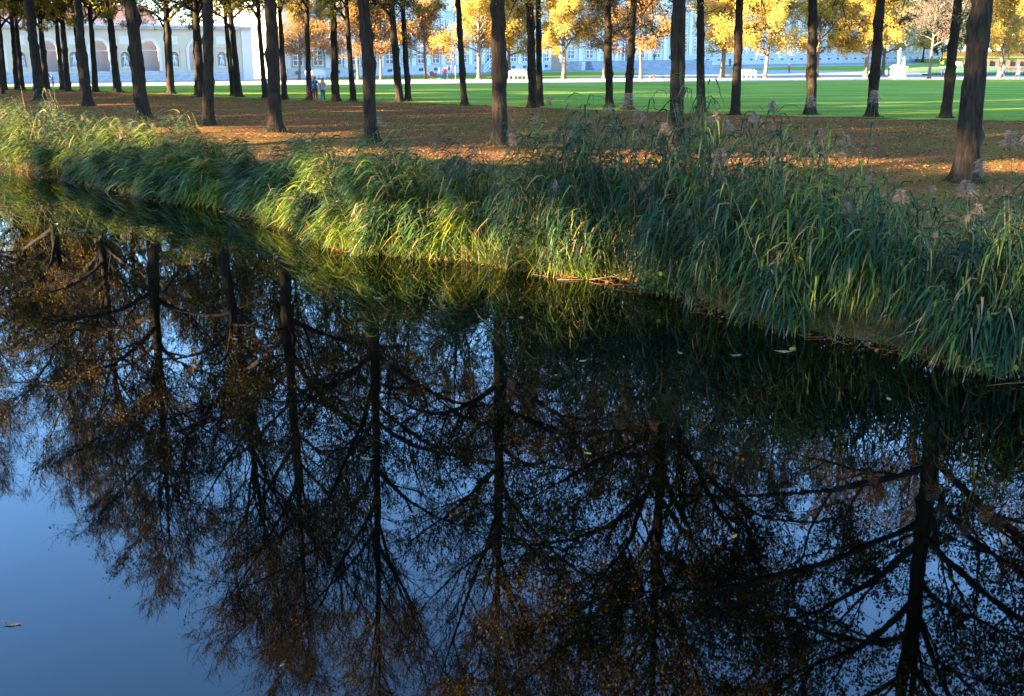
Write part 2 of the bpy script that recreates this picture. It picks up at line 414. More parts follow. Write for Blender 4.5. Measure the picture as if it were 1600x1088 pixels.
# parterre beds
BEDS = []
for k, (y, xa, xb, dy) in enumerate([(168, 62, 118, 1.7), (176, 66, 126, 2.0), (186, 60, 132, 2.4), (199, 70, 140, 2.8), (216, 78, 150, 3.4), (238, 92, 170, 4.0)]):
    mb = MB(); sl = 0.16
    n = 18; pts_a = [(xa + (xb - xa) * t / n, y + sl * (xb - xa) * t / n + 0.25 * math.sin(t * 1.9 + k)) for t in range(n + 1)]
    pts_b = [(p[0], p[1] + dy) for p in reversed(pts_a)]
    pts = pts_a + pts_b; m_ = len(pts)
    mb.add([(x, yy, 0.0) for x, yy in pts] + [(x, yy, 0.28) for x, yy in pts], [tuple(range(m_, 2 * m_))] + [(q, (q + 1) % m_, m_ + (q + 1) % m_, m_ + q) for q in range(m_)])
    o = mb.build('parterre_bed', M['bed'])
    tag(o, ['lowest green parterre bed beside the sandy path', 'second green parterre bed from the sandy path', 'third green parterre bed from the sandy path',
            'fourth green parterre bed from the sandy path', 'fifth green parterre bed from the sandy path', 'farthest green parterre bed below the raised terrace'][k], 'flower bed', 'parterre beds')
for k, (x, y, lx, lab) in enumerate([(92, 205, 5, 'red flower patch left of the rightmost thick trunk'), (116, 207, 5, 'red flower patch right of the thick trunk')]):
    g = np.random.default_rng(40 + k); C = np.column_stack([g.uniform(-lx / 2, lx / 2, 900), g.uniform(-.8, .8, 900), g.uniform(.25, .62, 900)])
    V, Q = leaf_quads(C, g.uniform(.12, .25, 900), g)
    o = link(bpy.data.objects.new('flower_patch', make_mesh('flower_patch', V, Q, rnd=g.random(900), mats=[M['bed_red']]))); o.location = (x, y, 0)
    tag(o, lab, 'flowers', 'red flower patches')
hb = MB()
for k in range(30):
    x = 106 + k * 2.6; hb.box(x, x + 2.45, 256 + 0.24 * k * 2.6 - .7, 256 + 0.24 * k * 2.6 + .7, 0, 1.5 + .2 * math.sin(k * 1.7))
tag(hb.build('hedge', M['hedge_brown']), 'long low brown hedge along the foot of the far terrace', 'hedge')

# ------------------------------------------------------------------ trees
def grow(P, n, s0, s1, a0, a1, length, K, up, wig, rng, curl=0.0):
    """n children on every parent path; returns their paths, parent index and position along the parent"""
    N, KP, _ = P.shape
    idx = np.repeat(np.arange(N), n)
    s = np.clip(s0 + (s1 - s0) * (np.tile(np.arange(n), N) + rng.random(N * n)) / n, 0, .999)
    f = s * (KP - 1); i = f.astype(int); t = (f - i)[:, None]
    p = P[idx, i] * (1 - t) + P[idx, i + 1] * t
    T = unit(P[idx, i + 1] - P[idx, i])
    perp = unit(np.cross(T, rng.normal(size=T.shape)))
    a = np.radians(rng.uniform(a0, a1, len(idx)))[:, None]
    d = unit(np.cos(a) * T + np.sin(a) * perp + np.array([0, 0, up]))
    L = length(idx, s)
    out = np.empty((len(idx), K, 3)); out[:, 0] = p
    for k in range(1, K):
        d = unit(d + rng.normal(size=d.shape) * wig + np.array([0, 0, curl]))
        p = p + d * (L / (K - 1))[:, None]; out[:, k] = p
    return out, idx, s

def taper(N, K, r0, r1):
    t = np.linspace(0, 1, K)[None, :]
    return np.asarray(r0).reshape(-1, 1) * (1 - t) + np.asarray(r1).reshape(-1, 1) * t

def trunk_mesh(rng, H, r0, top, sides=16, burls=9, lean=0.15):
    zs = np.concatenate([[-0.35, -0.1, 0.05, 0.2, 0.4, 0.7], np.arange(1.0, 9, 0.28), np.linspace(9.2, H, 16)])
    zs = zs[zs <= H]
    cx = np.cumsum(rng.normal(size=len(zs))) * lean * 0.06; cy = np.cumsum(rng.normal(size=len(zs))) * lean * 0.06
    sel = zs < 1.0; cx[sel] *= 0.3; cy[sel] *= .3
    rad = r0 * (top + (1 - top) * np.clip(1 - zs / H, 0, 1) ** 0.85) + r0 * 0.75 * np.exp(-np.clip(zs + .1, 0, 99) / 0.26)
    ang = np.arange(sides) * 2 * np.pi / sides
    Rr = np.repeat(rad[:, None], sides, 1)
    ph = rng.uniform(0, 6.28, 8)
    Rr *= 1 + .045 * np.sin(3 * ang + ph[0] + zs[:, None] * .3) + .035 * np.sin(5 * ang + ph[1] - zs[:, None] * .5) + .03 * np.sin(2 * ang + zs[:, None] * 2.1 + ph[2])
    Rr += r0 * .035 * rng.normal(size=Rr.shape)
    Rr *= 1 + .28 * np.exp(-np.clip(zs, 0, 9)[:, None] / .3) * np.sin(5 * ang + ph[3])
    for _ in range(burls):
        bz = rng.uniform(.6, 9); ba = rng.uniform(0, 6.28); h = rng.uniform(.10, .34); w = rng.uniform(.10, .30)
        da = np.angle(np.exp(1j * (ang - ba)))
        Rr += r0 * h * 1.4 * np.exp(-((zs[:, None] - bz) / w) ** 2) * np.exp(-(da / .5) ** 2)
    V = np.stack([cx[:, None] + Rr * np.cos(ang), cy[:, None] + Rr * np.sin(ang), np.repeat(zs[:, None], sides, 1)], -1).reshape(-1, 3)
    j = np.arange(len(zs) - 1)[:, None] * sides; k = np.arange(sides)[None, :]; k2 = (k + 1) % sides
    Q = np.stack([j + k, j + k2, j + sides + k2, j + sides + k], -1).reshape(-1, 4)
    axis = np.stack([cx, cy, zs], 1)
    return V, Q, axis, rad

def at_height(axis, rad, z):
    return np.stack([np.interp(z, axis[:, 2], axis[:, 0]), np.interp(z, axis[:, 2], axis[:, 1]), z], 1), np.interp(z, axis[:, 2], rad)

def make_tree(seed, H=28.0, r0=0.30, clear=5.6, crown=5.2, n1=26, n2=9, n3=7, n4=5, leaves=17000, leaf_size=(.09, .15), leaf_top=0.72,
              leaf_mat='leaf_row', bark='bark', low_leaf=0.0, twig=0.011, burls=16, shape='vase', gold_bias=1.5):
    rng = np.random.default_rng(seed)
    TH_ = H * .9
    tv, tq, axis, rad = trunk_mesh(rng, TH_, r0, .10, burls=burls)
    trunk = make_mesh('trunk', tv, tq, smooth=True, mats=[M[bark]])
    # scaffold limbs
    t = (np.arange(n1) + rng.random(n1) * .8) / n1
    z = clear + (TH_ - clear) * t ** 1.12 * .97
    p, rt = at_height(axis, rad, z)
    az = np.arange(n1) * 2.39996 + rng.normal(size=n1) * .35 + rng.uniform(0, 6)
    if shape == 'vase':
        el = np.radians(np.interp(t, [0, .35, 1], [42, 54, 66]) + rng.normal(size=n1) * 8)
        L = crown * np.interp(t, [0, .25, .6, 1], [1.35, 1.55, 1.35, .75]) * rng.uniform(.8, 1.15, n1)
        bend = np.interp(t, [0, .3, .6, 1], [-.11, -.09, -.02, 0.03])
    else:
        el = np.radians(np.interp(t, [0, .35, 1], [24, 42, 68]) + rng.normal(size=n1) * 8)
        L = crown * np.interp(t, [0, .3, .7, 1], [1.0, 1.12, .85, .5]) * rng.uniform(.8, 1.15, n1)
        bend = np.interp(t, [0, .4, 1], [-.04, 0.0, .05])
    d = np.stack([np.cos(el) * np.cos(az), np.cos(el) * np.sin(az), np.sin(el)], 1)
    K1 = 10; P1 = np.empty((n1, K1, 3)); P1[:, 0] = p
    for k in range(1, K1):
        d = unit(d + rng.normal(size=d.shape) * .07 + np.stack([0 * bend, 0 * bend, bend], 1)); p = p + d * (L / (K1 - 1))[:, None]; P1[:, k] = p
    r1 = np.minimum(rt * .62, r0 * np.interp(t, [0, 1], [.48, .18]) * rng.uniform(.8, 1.2, n1))
    R1 = taper(n1, K1, r1, r1 * .22)
    # second order and twigs
    P2, i2, s2 = grow(P1, n2, .10, 1.0, 28, 62, lambda i, s: L[i] * (.52 - .22 * s) * rng.uniform(.7, 1.25, len(i)), 7, .30, .13, rng, .035)
    r2 = np.interp(s2, [0, 1], [1, .35]) * r1[i2] * .52; R2 = taper(len(P2), 7, r2, r2 * .25)
    L2 = np.linalg.norm(np.diff(P2, axis=1), axis=2).sum(1)
    P3, i3, s3 = grow(P2, n3, .15, 1.0, 25, 60, lambda i, s: L2[i] * (.62 - .25 * s) * rng.uniform(.6, 1.3, len(i)), 5, .30, .15, rng, .04)
    r3 = np.maximum(np.interp(s3, [0, 1], [1, .4]) * r2[i3] * .55, twig * 1.2); R3 = taper(len(P3), 5, r3, np.full(len(P3), twig * .7))
    L3 = np.linalg.norm(np.diff(P3, axis=1), axis=2).sum(1)
    P4, i4, s4 = grow(P3, n4, .2, 1.0, 20, 50, lambda i, s: (L3[i] * .5 + .18) * rng.uniform(.6, 1.3, len(i)), 3, .22, .14, rng, .03)
    R4 = taper(len(P4), 3, np.full(len(P4), twig), np.full(len(P4), twig * .4))
    V, Q = cat([tubes(P1, R1, 7), tubes(P2, R2, 5), tubes(P3, R3, 3), tubes(P4, R4, 3)])
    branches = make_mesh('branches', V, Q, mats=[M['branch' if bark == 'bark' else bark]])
    # leaves sit along the twigs, thinning out towards the top
    allp = np.concatenate([P4[:, 1:].reshape(-1, 3), P3[:, 2:].reshape(-1, 3)])
    hz = allp[:, 2] / H
    w = np.interp(hz, [0, leaf_top * .55, leaf_top, 1.0], [1 + low_leaf * 4, 1.0, .30, .012])
    clump = .55 + .45 * np.sin(allp[:, 0] * 1.1 + seed) * np.sin(allp[:, 1] * 1.2 - seed) * np.sin(allp[:, 2] * .9)
    w = w * clump ** (1.5 if shape == 'vase' else .5); w /= w.sum()
    pick = rng.choice(len(allp), leaves, p=w)
    C = allp[pick] + rng.normal(size=(leaves, 3)) * (.09 if shape == 'vase' else .30)
    V, Q = leaf_quads(C, rng.uniform(*leaf_size, leaves), rng)
    patch = .5 + .5 * np.sin(C[:, 0] * .7 + seed) * np.sin(C[:, 1] * .8) * np.sin(C[:, 2] * .55 + seed * 2)
    val = np.clip(.72 * rng.random(leaves) ** gold_bias + .3 * patch, 0, 1)
    crownm = make_mesh('crown', V, Q, rnd=val, mats=[M[leaf_mat]])
    return trunk, branches, crownm

def plant(meshes, name, loc, rz, sxy, sz, lean, label, cat_, group):
    root = bpy.data.objects.new(name, None); root.empty_display_size = .5
    root.location = loc; root.rotation_euler = (0, math.atan(lean), 0); root.scale = (1, 1, 1)
    COL.objects.link(root)
    for nm, me in zip(('trunk', 'branches', 'crown'), meshes):
        o = bpy.data.objects.new(nm, me); COL.objects.link(o); o.parent = root
        o.rotation_euler = (0, 0, rz); o.scale = (sxy, sxy, sz)
    return tag(root, label, cat_, group)

ROW_SET = dict(n4=7, leaves=21000, leaf_size=(.075, .125), leaf_top=.62, gold_bias=1.05)
ROW_KINDS = [make_tree(11, H=28, n1=24, clear=6.6, **ROW_SET), make_tree(23, H=29, n1=25, crown=5.6, clear=6.9, **ROW_SET), make_tree(37, H=27, n1=23, crown=5.0, clear=7.2, **ROW_SET),
             None,
             make_tree(71, H=22, clear=6.0, crown=4.2, n1=22, n2=8, n3=6, n4=4, leaves=10500, leaf_size=(.12, .18), leaf_mat='leaf_row_green', low_leaf=.35, leaf_top=.62, gold_bias=1.0),
             make_tree(97, H=28, n1=30, n2=9, n3=7, n4=7, crown=5.9, clear=6.6, leaves=100000, leaf_size=(.075, .13), leaf_top=1.1),
             make_tree(83, H=26, n1=22, crown=4.8, clear=8.2, leaves=20000)]
# position, diameter, lean, kind, height scale, label
FRONT = 'front row of lindens along the reeds'; BACK = 'back row of lindens along the lawn edge'
ROW = [
    (-44.9, 98.3, .51, .03, 4, 1.0, BACK, 'slim linden cut off by the picture edge behind the sunlit reeds'),
    (-47.5, 93.0, .70, .0, 0, 1.18, FRONT, 'linden beyond the left picture edge, seen only mirrored'),
    (-48.9, 107.8, .49, .03, 4, .95, BACK, 'thin distant linden, first of the close cluster before the loggia'),
    (-48.4, 109.4, .54, .02, 4, 1.0, BACK, 'thin distant linden, second of the close cluster before the loggia'),
    (-47.0, 107.2, .50, .03, 4, .9, BACK, 'thin distant linden, third of the close cluster before the loggia'),
    (-46.6, 109.6, .54, .0, 4, 1.0, BACK, 'thin distant linden, fourth of the close cluster before the loggia'),
    (-36.2, 85.7, .84, -.01, 0, 1.12, FRONT, 'thick dark linden rising straight out of the sunlit yellow-green reeds'),
    (-44.5, 106.9, .61, .012, 4, .95, BACK, 'distant linden just right of the thick trunk in the sunlit reeds'),
    (-43.6, 108.4, .49, .017, 4, 1.0, BACK, 'thin knotty linden in front of the first visible niche statue'),
    (-41.8, 105.2, .60, .03, 4, 1.0, BACK, 'distant linden at the left edge of the first arch'),
    (-41.0, 106.6, .48, 0.0, 4, .9, BACK, 'thin knotted linden beside the dark child by the loggia'),
    (-29.3, 76.9, .66, -.008, 1, 1.06, FRONT, 'dark linden right in front of the small dark child by the loggia'),
    (-38.6, 103.6, .56, .016, 4, 1.0, BACK, 'thin linden peeping out from behind the second front-row trunk'),
    (-36.3, 102.8, .74, .003, 4, 1.05, BACK, 'sturdy linden between second niche statue and grey arch'),
    (-20.3, 61.3, .84, -.026, 2, 1.0, FRONT, 'thick forked linden with reed blades crossing its foot'),
    (-31.6, 103.0, .45, .03, 4, .9, BACK, 'thin linden half hidden behind a trunk by the black drainpipe'),
    (-30.0, 98.3, .66, .013, 4, 1.0, BACK, 'linden beside the black drainpipe of the loggia'),
    (-26.9, 95.5, .42, .029, 4, .95, BACK, 'thin linden half hidden left of the arch column'),
    (-25.6, 92.2, .66, .008, 4, 1.0, BACK, 'linden standing in front of the stone arch column, low limb to the right'),
    (-15.5, 56.6, .60, .075, 1, 1.03, FRONT, 'dark linden leaning right, alone on the open leaf litter'),
    (-23.2, 93.0, .37, -.035, 4, .9, BACK, 'thin grey linden half behind the tilted trunk near the last arch'),
    (-22.4, 91.6, .56, -.055, 4, 1.0, BACK, 'tilted linden before the last loggia arch'),
    (-19.6, 88.6, .46, -.013, 4, 1.0, BACK, 'thin linden at the white end corner of the loggia'),
    (-11.3, 52.9, .70, .011, 0, 1.02, FRONT, 'thick dark linden with forked top on brown leaf litter'),
    (-17.7, 86.8, .42, .009, 4, 1.0, BACK, 'thin linden just right of the thick forked front trunk'),
    (-15.55, 85.6, .47, .027, 4, 1.0, BACK, 'slim knotty linden directly beside the walking couple'),
    (-13.3, 84.1, .60, .001, 4, 1.05, BACK, 'flared linden just right of the walking couple'),
    (-12.0, 84.3, .46, -.027, 4, .95, BACK, 'slim knotty linden left of the tall middle front trunk'),
    (-5.9, 46.6, .57, -.019, 1, 1.0, FRONT, 'straight dark linden standing clear in the middle of the litter'),
    (-8.4, 83.1, .60, -.057, 4, 1.0, BACK, 'left trunk of the close pair of lindens at the lawn edge'),
    (-7.75, 83.4, .43, -.026, 4, 1.0, BACK, 'right trunk of the close pair of lindens at the lawn edge'),
    (-3.3, 77.3, .48, -.051, 6, .9, BACK, 'lone slim linden left of the sunlit thick trunk'),
    (-0.5, 45.3, .68, -.011, 2, 1.03, FRONT, 'thick linden with warm sunlight on one side, behind the tall reeds'),
    (1.4, 75.1, .64, -.036, 6, .95, BACK, 'linden right of the white bench with a pale scar at its foot'),
    (1.95, 76.4, .44, -.032, 6, .9, BACK, 'thin linden tucked behind the trunk beside the white bench'),
    (6.5, 74.3, .55, -.04, 6, .92, BACK, 'slim linden with a small fork before the palace steps'),
    (7.5, 71.9, .56, .026, 6, .92, BACK, 'linden leaning right behind the big brown reed plume'),
    (5.7, 38.6, .58, -.012, 5, 1.0, FRONT, 'thick ridged linden with lit edge rising from the dark reeds'),
    (11.7, 68.6, .57, -.06, 6, .9, BACK, 'linden with flared foot between the ridged trunk and the bench with arm rests'),
    (13.3, 66.2, .58, -.012, 6, .92, BACK, 'linden hiding one end of the white bench with arm rests'),
    (17.8, 66.2, .66, -.05, 6, .95, BACK, 'linden with flared foot left of the statue, pale streak on its bark'),
    (20.8, 64.2, .66, -.007, 6, .95, BACK, 'knobbly linden just left of the white statue'),
    (24.6, 63.0, .64, .005, 6, .95, BACK, 'leaning dark linden half behind the thickest trunk'),
    (20.6, 26.4, .70, .0, 5, 1.0, FRONT, 'linden beyond the picture edge, crown seen only mirrored in the canal corner'),
    (31.5, 59.5, .64, .0, 6, 1.0, BACK, 'back-row linden just beyond the picture edge beside the leaning trunk'),
    (13.4, 32.4, .72, -.02, 5, 1.02, FRONT, 'thickest linden of all, sunlit bark, standing above the reeds'),
]
rng = np.random.default_rng(5)
for k, (x, y, dia, lean, kind, hs, grp, lab) in enumerate(ROW):
    gz = float(ground_z(np.array([[x, y]]))[0])
    s = dia / .64
    s = s if kind != 4 else max(s, .72)
    plant(ROW_KINDS[kind], 'linden_tree', (x, y, gz - .02), rng.uniform(0, 6.28), float(np.clip(s, .72, 1.28)), hs, lean, lab, 'tree', grp)

PARK_KINDS = [make_tree(101, H=14.5, r0=.30, clear=3.0, crown=5.3, n1=20, n2=8, n3=6, n4=1, leaves=40000, leaf_size=(.13, .21), leaf_top=1.4, leaf_mat='leaf_gold', bark='bark_pale', twig=.015, burls=3, shape='round', gold_bias=1.0),
              make_tree(102, H=13.5, r0=.28, clear=2.9, crown=5.0, n1=20, n2=8, n3=6, n4=1, leaves=36000, leaf_size=(.13, .21), leaf_top=1.4, leaf_mat='leaf_gold', bark='bark_pale', twig=.015, burls=3, shape='round', gold_bias=1.0),
              make_tree(103, H=9.8, r0=.17, clear=2.7, crown=3.4, n1=17, n2=7, n3=6, n4=2, leaves=15000, leaf_size=(.12, .19), leaf_top=1.2, leaf_mat='leaf_rust', bark='bark_pale', twig=.014, burls=2, shape='round', gold_bias=1.0),
              make_tree(104, H=13.0, r0=.20, clear=4.2, crown=4.6, n1=20, n2=9, n3=7, n4=3, leaves=3500, leaf_size=(.14, .2), leaf_top=1.2, leaf_mat='leaf_brown', bark='bark_pale', twig=.022, burls=2, shape='round'),
              make_tree(105, H=17.0, r0=.30, clear=3.0, crown=6.5, n1=16, n2=7, n3=5, n4=1, leaves=16000, leaf_size=(.3, .5), leaf_top=1.4, leaf_mat='leaf_dark', bark='bark', twig=.02, burls=2, shape='round')]
PG = 'autumn trees along the sandy path'
PARK = [
    (-27.5, 144.8, 2, .95, 1.0, 'small rusty half-bare tree nearest the loggia'),
    (-27.2, 156.5, 2, 1.05, 1.05, 'small orange tree with forked trunk behind the walking couple'),
    (-19.9, 144.8, 2, 1.0, 1.0, 'small pinkish orange tree left of the straight middle front trunk'),
    (-17.0, 145.6, 2, .95, 1.03, 'small orange tree just right of the straight middle front trunk'),
    (-11.4, 148.0, 2, 1.05, 1.0, 'round rusty gold tree standing free before the palace windows'),
    (-4.3, 146.4, 1, .95, 1.0, 'brilliant yellow tree next to the timber stair'),
    (-0.4, 151.3, 0, .9, .95, 'yellow tree with pale forked trunk left of the white bench'),
    (6.9, 149.6, 0, .95, 1.0, 'broad golden tree before the palace steps'),
    (12.4, 151.3, 2, 1.15, 1.2, 'orange tree half hidden by a slim dark trunk at the steps'),
    (17.2, 149.6, 2, 1.2, 1.2, 'thin-crowned orange tree beside the brown dog'),
    (29.0, 154.7, 0, 1.1, 1.0, 'golden tree with stout pale trunk left of the bench with arm rests'),
    (34.1, 151.3, 1, .95, .95, 'golden tree leaning right of the bench with arm rests'),
    (42.5, 156.5, 1, 1.05, 1.0, 'yellow tree hidden behind a dark trunk left of the statue'),
    (48.8, 154.7, 0, 1.05, 1.0, 'yellow tree with straight pale trunk left of the statue'),
    (56.3, 151.3, 3, 1.0, 1.0, 'brown nearly leafless tree right of the statue'),
    (68.0, 156.5, 0, 1.0, 1.0, 'orange gold tree beside the two strollers'),
    (55.5, 168, 1, 1.0, .95, 'yellow tree with crown above the statue'),
    (76, 166, 0, .95, .95, 'orange gold tree cut off by the picture edge'),
]
for k, (x, y, kind, sxy, sz, lab) in enumerate(PARK):
    plant(PARK_KINDS[kind], 'park_tree', (x, y, 0), rng.uniform(0, 6.28), sxy, sz, [.06, 0, 0, .02, 0, 0, 0, 0, 0, -.02, .03, .07, 0, -.01, 0, .05, 0, 0][k], lab, 'tree', PG)
DARK = [(108, 296, 'dark bare-stemmed tree on the far terrace beside the palace end'), (116, 304, 'second dark tree on the far terrace beside the palace end'),
        (128, 318, 'dark green tree at the far end, left of the orange gold crown'), (134, 330, 'dark green tree at the far end behind the orange gold crown'),
        (140, 322, 'dark green tree at the far end behind the strollers'), (147, 334, 'dark green tree far behind the strollers, second from the edge'),
        (153, 328, 'dark green tree at the far end near the picture edge'), (143, 350, 'tall dark green tree rearmost at the far end'), (158, 342, 'dark green tree cut off by the picture edge at the far end')]
for k, (x, y, lab) in enumerate(DARK):
    plant(PARK_KINDS[4], 'dark_tree', (x, y, .95), k * 1.1, 1.0 if k > 1 else .8, 1.25 if k > 1 else .9, 0, lab, 'tree', 'dark trees beyond the parterre')

# ------------------------------------------------------------------ unseen wood added left of frame to shade the avenue, holes shape sun patches
def build_sun_blocker():
    g = np.random.default_rng(77)
    nrm = np.array([SUN_AZ[1], -SUN_AZ[0]])      # horizontal axis across the light
    D = 75.0; tz = math.tan(SUN_EL)
    n = 84000
    u = g.uniform(-40, 128, n); h = g.uniform(0.5, 40, n); dep = g.uniform(-6, 6, n)
    top = np.interp(u, [-40, 92, 104, 112, 120, 128], [36, 36, 34, 27, 22, 16]) + 1.6 * np.sin(u * .53 + 1) + 1.2 * np.sin(u * 1.3)
    keep = h < top
    hh = h - dep * tz                            # height of the same light ray at the middle of the wood
    wob = .25 * np.sin(h * 1.7) + .2 * np.sin(h * .9 + 1)
    for x, y, z0, z1, hw in SUN_HOLES:
        uc = x * nrm[0] + y * nrm[1]; dist = D - (x * SUN_AZ[0] + y * SUN_AZ[1]); zc = (z0 + z1) / 2 + dist * tz; hz = (z1 - z0) / 2
        keep &= ~((np.abs(u + wob - uc) < hw + .55) & (np.abs(hh - zc) < hz + .5))
    u, h, dep = u[keep], h[keep], dep[keep]
    C = np.stack([SUN_AZ[0] * (D + dep) + nrm[0] * u, SUN_AZ[1] * (D + dep) + nrm[1] * u, h], 1)
    V, Q = leaf_quads(C, g.uniform(.8, 1.3, len(C)), g)
    tr = []
    for k in range(30):
        uu = -38 + k * 5.4 + g.normal() * .6
        b = np.array([SUN_AZ[0] * D + nrm[0] * uu, SUN_AZ[1] * D + nrm[1] * uu]); t = float(np.interp(uu, [-40, 92, 112, 128], [30, 30, 22, 12]))
        tr.append([[b[0], b[1], -.3], [b[0] + .2, b[1], t * .3], [b[0], b[1] + .3, t * .65], [b[0], b[1], t]])
    tv, tq = tubes(np.array(tr), np.tile(np.array([[.34, .26, .17, .06]]), (30, 1)), 8)
    V, Q = cat([(V, Q), (tv, tq)])
    me = make_mesh('sun_blocker_wood', V, Q, rnd=g.random(len(Q)), mats=[M['leaf_row_green']])
    o = link(bpy.data.objects.new('sun_blocker_wood', me))
    tag(o, 'unseen leaf mass added to block the sun, with holes for light', 'wood', kind='stuff')
# holes cut in the added wood to aim sunlight at (x, y, from height, to height, half width)
SUN_HOLES = [(-27.0, 49.4, -.9, 2.4, 1.5), (-24.0, 47.6, -.9, 2.3, 1.6), (-21.8, 46.0, -.9, 2.6, 1.5), (-19.8, 44.4, -.9, 1.8, 1.0), (-6.0, 29.8, -.6, .75, .6), (-4.4, 27.1, -.8, -.15, .5), (-3.0, 25.7, -.9, -.2, .6), (-1.8, 25.2, -.9, -.3, .6),
             (-.3, 24.5, -.9, -.35, .4), (1.6, 22.9, -.9, -.5, .2), (-1.1, 45.3, .0, 4.0, -.3),
             (-29, 77, 9, 14, 3.0), (-20.3, 61.3, 9.5, 14, 2.2), (-36, 86, 8, 13, 2.6), (-42, 96, 7, 12, 2.5), (6.2, 37.8, 12.5, 16.5, 1.4), (2, 41, 14, 17, 1.0), (-13, 54, 8, 11, 1.2), (-29, 79, -.2, .1, .4), (-8, 83, .1, .4, .3)]
SUN_HOLES += [(x, float(np.interp(x, [-13, 0, 9, 17], [42.6, 40.5, 37.7, 36.2])), -.2, .3, .75) for x in list(np.arange(-14, 11, 1.6)) + [15.6, 17.2]]
SUN_HOLES += [(x, 98.9, -.1, .4, .5) for x in np.arange(-32, -10, 1.2)]
build_sun_blocker()

# ------------------------------------------------------------------ reeds
seg = np.diff(EDGE, axis=0); seglen = np.hypot(seg[:, 0], seg[:, 1]); arc = np.concatenate([[0], np.cumsum(seglen)])
edge_n = np.stack([-seg[:, 1], seg[:, 0]], 1) / seglen[:, None]       # towards the park side
def along(a):
    k = np.clip(np.searchsorted(arc, a, side='right') - 1, 0, len(seg) - 1); t = (a - arc[k]) / seglen[k]
    return EDGE[k] + seg[k] * t[:, None], k, REED_H[k] * (1 - t) + REED_H[k + 1] * t

def reed_arrays(g, base, hgt, nleaf, wind, leaf_len=(.45, .95), dead=0.07, tone=0.0):
    """stems with long drooping blades; wind = (N,2) horizontal push"""
    N = len(base); K = 4
    top_shift = wind * hgt[:, None] * .22 + g.normal(size=(N, 2)) * .08 * hgt[:, None]
    t = np.linspace(0, 1, K)
    P = np.empty((N, K, 3))
    for k in range(K):
        P[:, k, :2] = base[:, :2] + top_shift * t[k] ** 2
        P[:, k, 2] = base[:, 2] + hgt * t[k] * .96
    Rr = taper(N, K, np.full(N, .0065), np.full(N, .003))
    sv, sq = tubes(P, Rr, 3)
    idx = np.repeat(np.arange(N), nleaf); n = len(idx)
    s = np.clip(.26 + .74 * (np.tile(np.arange(nleaf), N) + g.random(n)) / nleaf, 0, .995)
    f = s * (K - 1); i = f.astype(int); tt = (f - i)[:, None]
    p = P[idx, i] * (1 - tt) + P[idx, i + 1] * tt
    az = g.uniform(0, 2 * np.pi, n)
    hd = np.stack([np.cos(az), np.sin(az)], 1) * .75 + wind[idx] * g.uniform(1.1, 2.6, n)[:, None]
    hd = unit(hd)
    el0 = g.uniform(20, 70, n); elf = np.interp(P[idx, 0, 0], [-6, 2], [-38, -58]) + g.normal(size=n) * 16
    steps = np.stack([el0, el0 * .35 + elf * .30, elf * .85, elf - 6], 1)
    frac = np.array([.16, .22, .30, .32])
    L = g.uniform(*leaf_len, n) * (1.1 - .45 * np.abs(s - .55)); KL = 5
    LP = np.empty((n, KL, 3)); LP[:, 0] = p; SD = np.empty((n, KL, 3))
    roll = g.normal(size=n) * .5
    for k in range(KL):
        e_ = np.radians(np.clip(steps[:, min(k, 3)], -86, 80))
        d = np.concatenate([hd * np.cos(e_)[:, None], np.sin(e_)[:, None]], 1)
        side = unit(np.cross(d, np.array([0, 0, 1.0]))); upv = np.cross(side, d)
        SD[:, k] = side * np.cos(roll)[:, None] + upv * np.sin(roll)[:, None]
        if k < KL - 1:
            p = p + d * (L * frac[k])[:, None]; LP[:, k + 1] = p
    Wd = g.uniform(.022, .044, n)[:, None] * np.array([.55, 1.0, .95, .6, .05])[None, :]
    lv, lq = ribbons(LP, Wd, SD)
    val = np.clip(g.normal(.38, .17, n) + (1 - s) * .16 + np.interp(P[idx, 0, 0], [-12, -3, 1.5], [.10, .06, -.13]) + (np.zeros(N) + tone)[idx], 0, .84)  # sunlit look put into the colour: left blades lighter and yellower, right teal
    old = g.random(n) < dead + .16 * np.clip(.45 - s, 0, 1); val[old] = g.uniform(.86, 1.0, old.sum())
    return (sv, sq, np.repeat(g.random(N), (K - 1) * 3)), (lv, lq, np.repeat(val, KL - 1)), P

def plume_arrays(g, tips, wind, n=46, size=.27):
    """feathery drooping heads at stem tips"""
    N = len(tips); idx = np.repeat(np.arange(N), n); m = len(idx)
    sz = (np.asarray(size) * np.ones(N))[idx]
    u = np.tile(np.linspace(0, 1, n), N)
    p = tips[idx] + np.stack([wind[idx, 0] * .10 * u * sz / .27, wind[idx, 1] * .10 * u * sz / .27, (u - .35) * sz * 1.1], 1)
    az = g.uniform(0, 6.28, m)
    hd = unit(np.stack([np.cos(az), np.sin(az)], 1) + wind[idx] * 1.3)
    d = np.concatenate([hd * .75, np.full((m, 1), .75)], 1); d = unit(d)
    L = sz * g.uniform(.45, .95, m) * (1.15 - .6 * u); K = 5
    P = np.empty((m, K, 3)); P[:, 0] = p
    for k in range(1, K):
        p = p + d * (L / (K - 1))[:, None]; P[:, k] = p; d = unit(d + np.concatenate([hd * .1, np.full((m, 1), -.55)], 1) + g.normal(size=(m, 3)) * .12)
    side = unit(np.cross(unit(np.gradient(P, axis=1)), g.normal(size=(m, 1, 3))))
    W = np.full((m, K), .0095) * np.array([.5, 1.0, 1.2, 1.0, .3]) * (sz / .27)[:, None]
    v, q = ribbons(P, W, side)
    return v, q, np.repeat(np.clip(g.normal(.5, .25, m), 0, 1), K - 1)

def gather(parts):
    V, Q = cat([(a, b) for a, b, c in parts]); return V, Q, np.concatenate([c for a, b, c in parts])

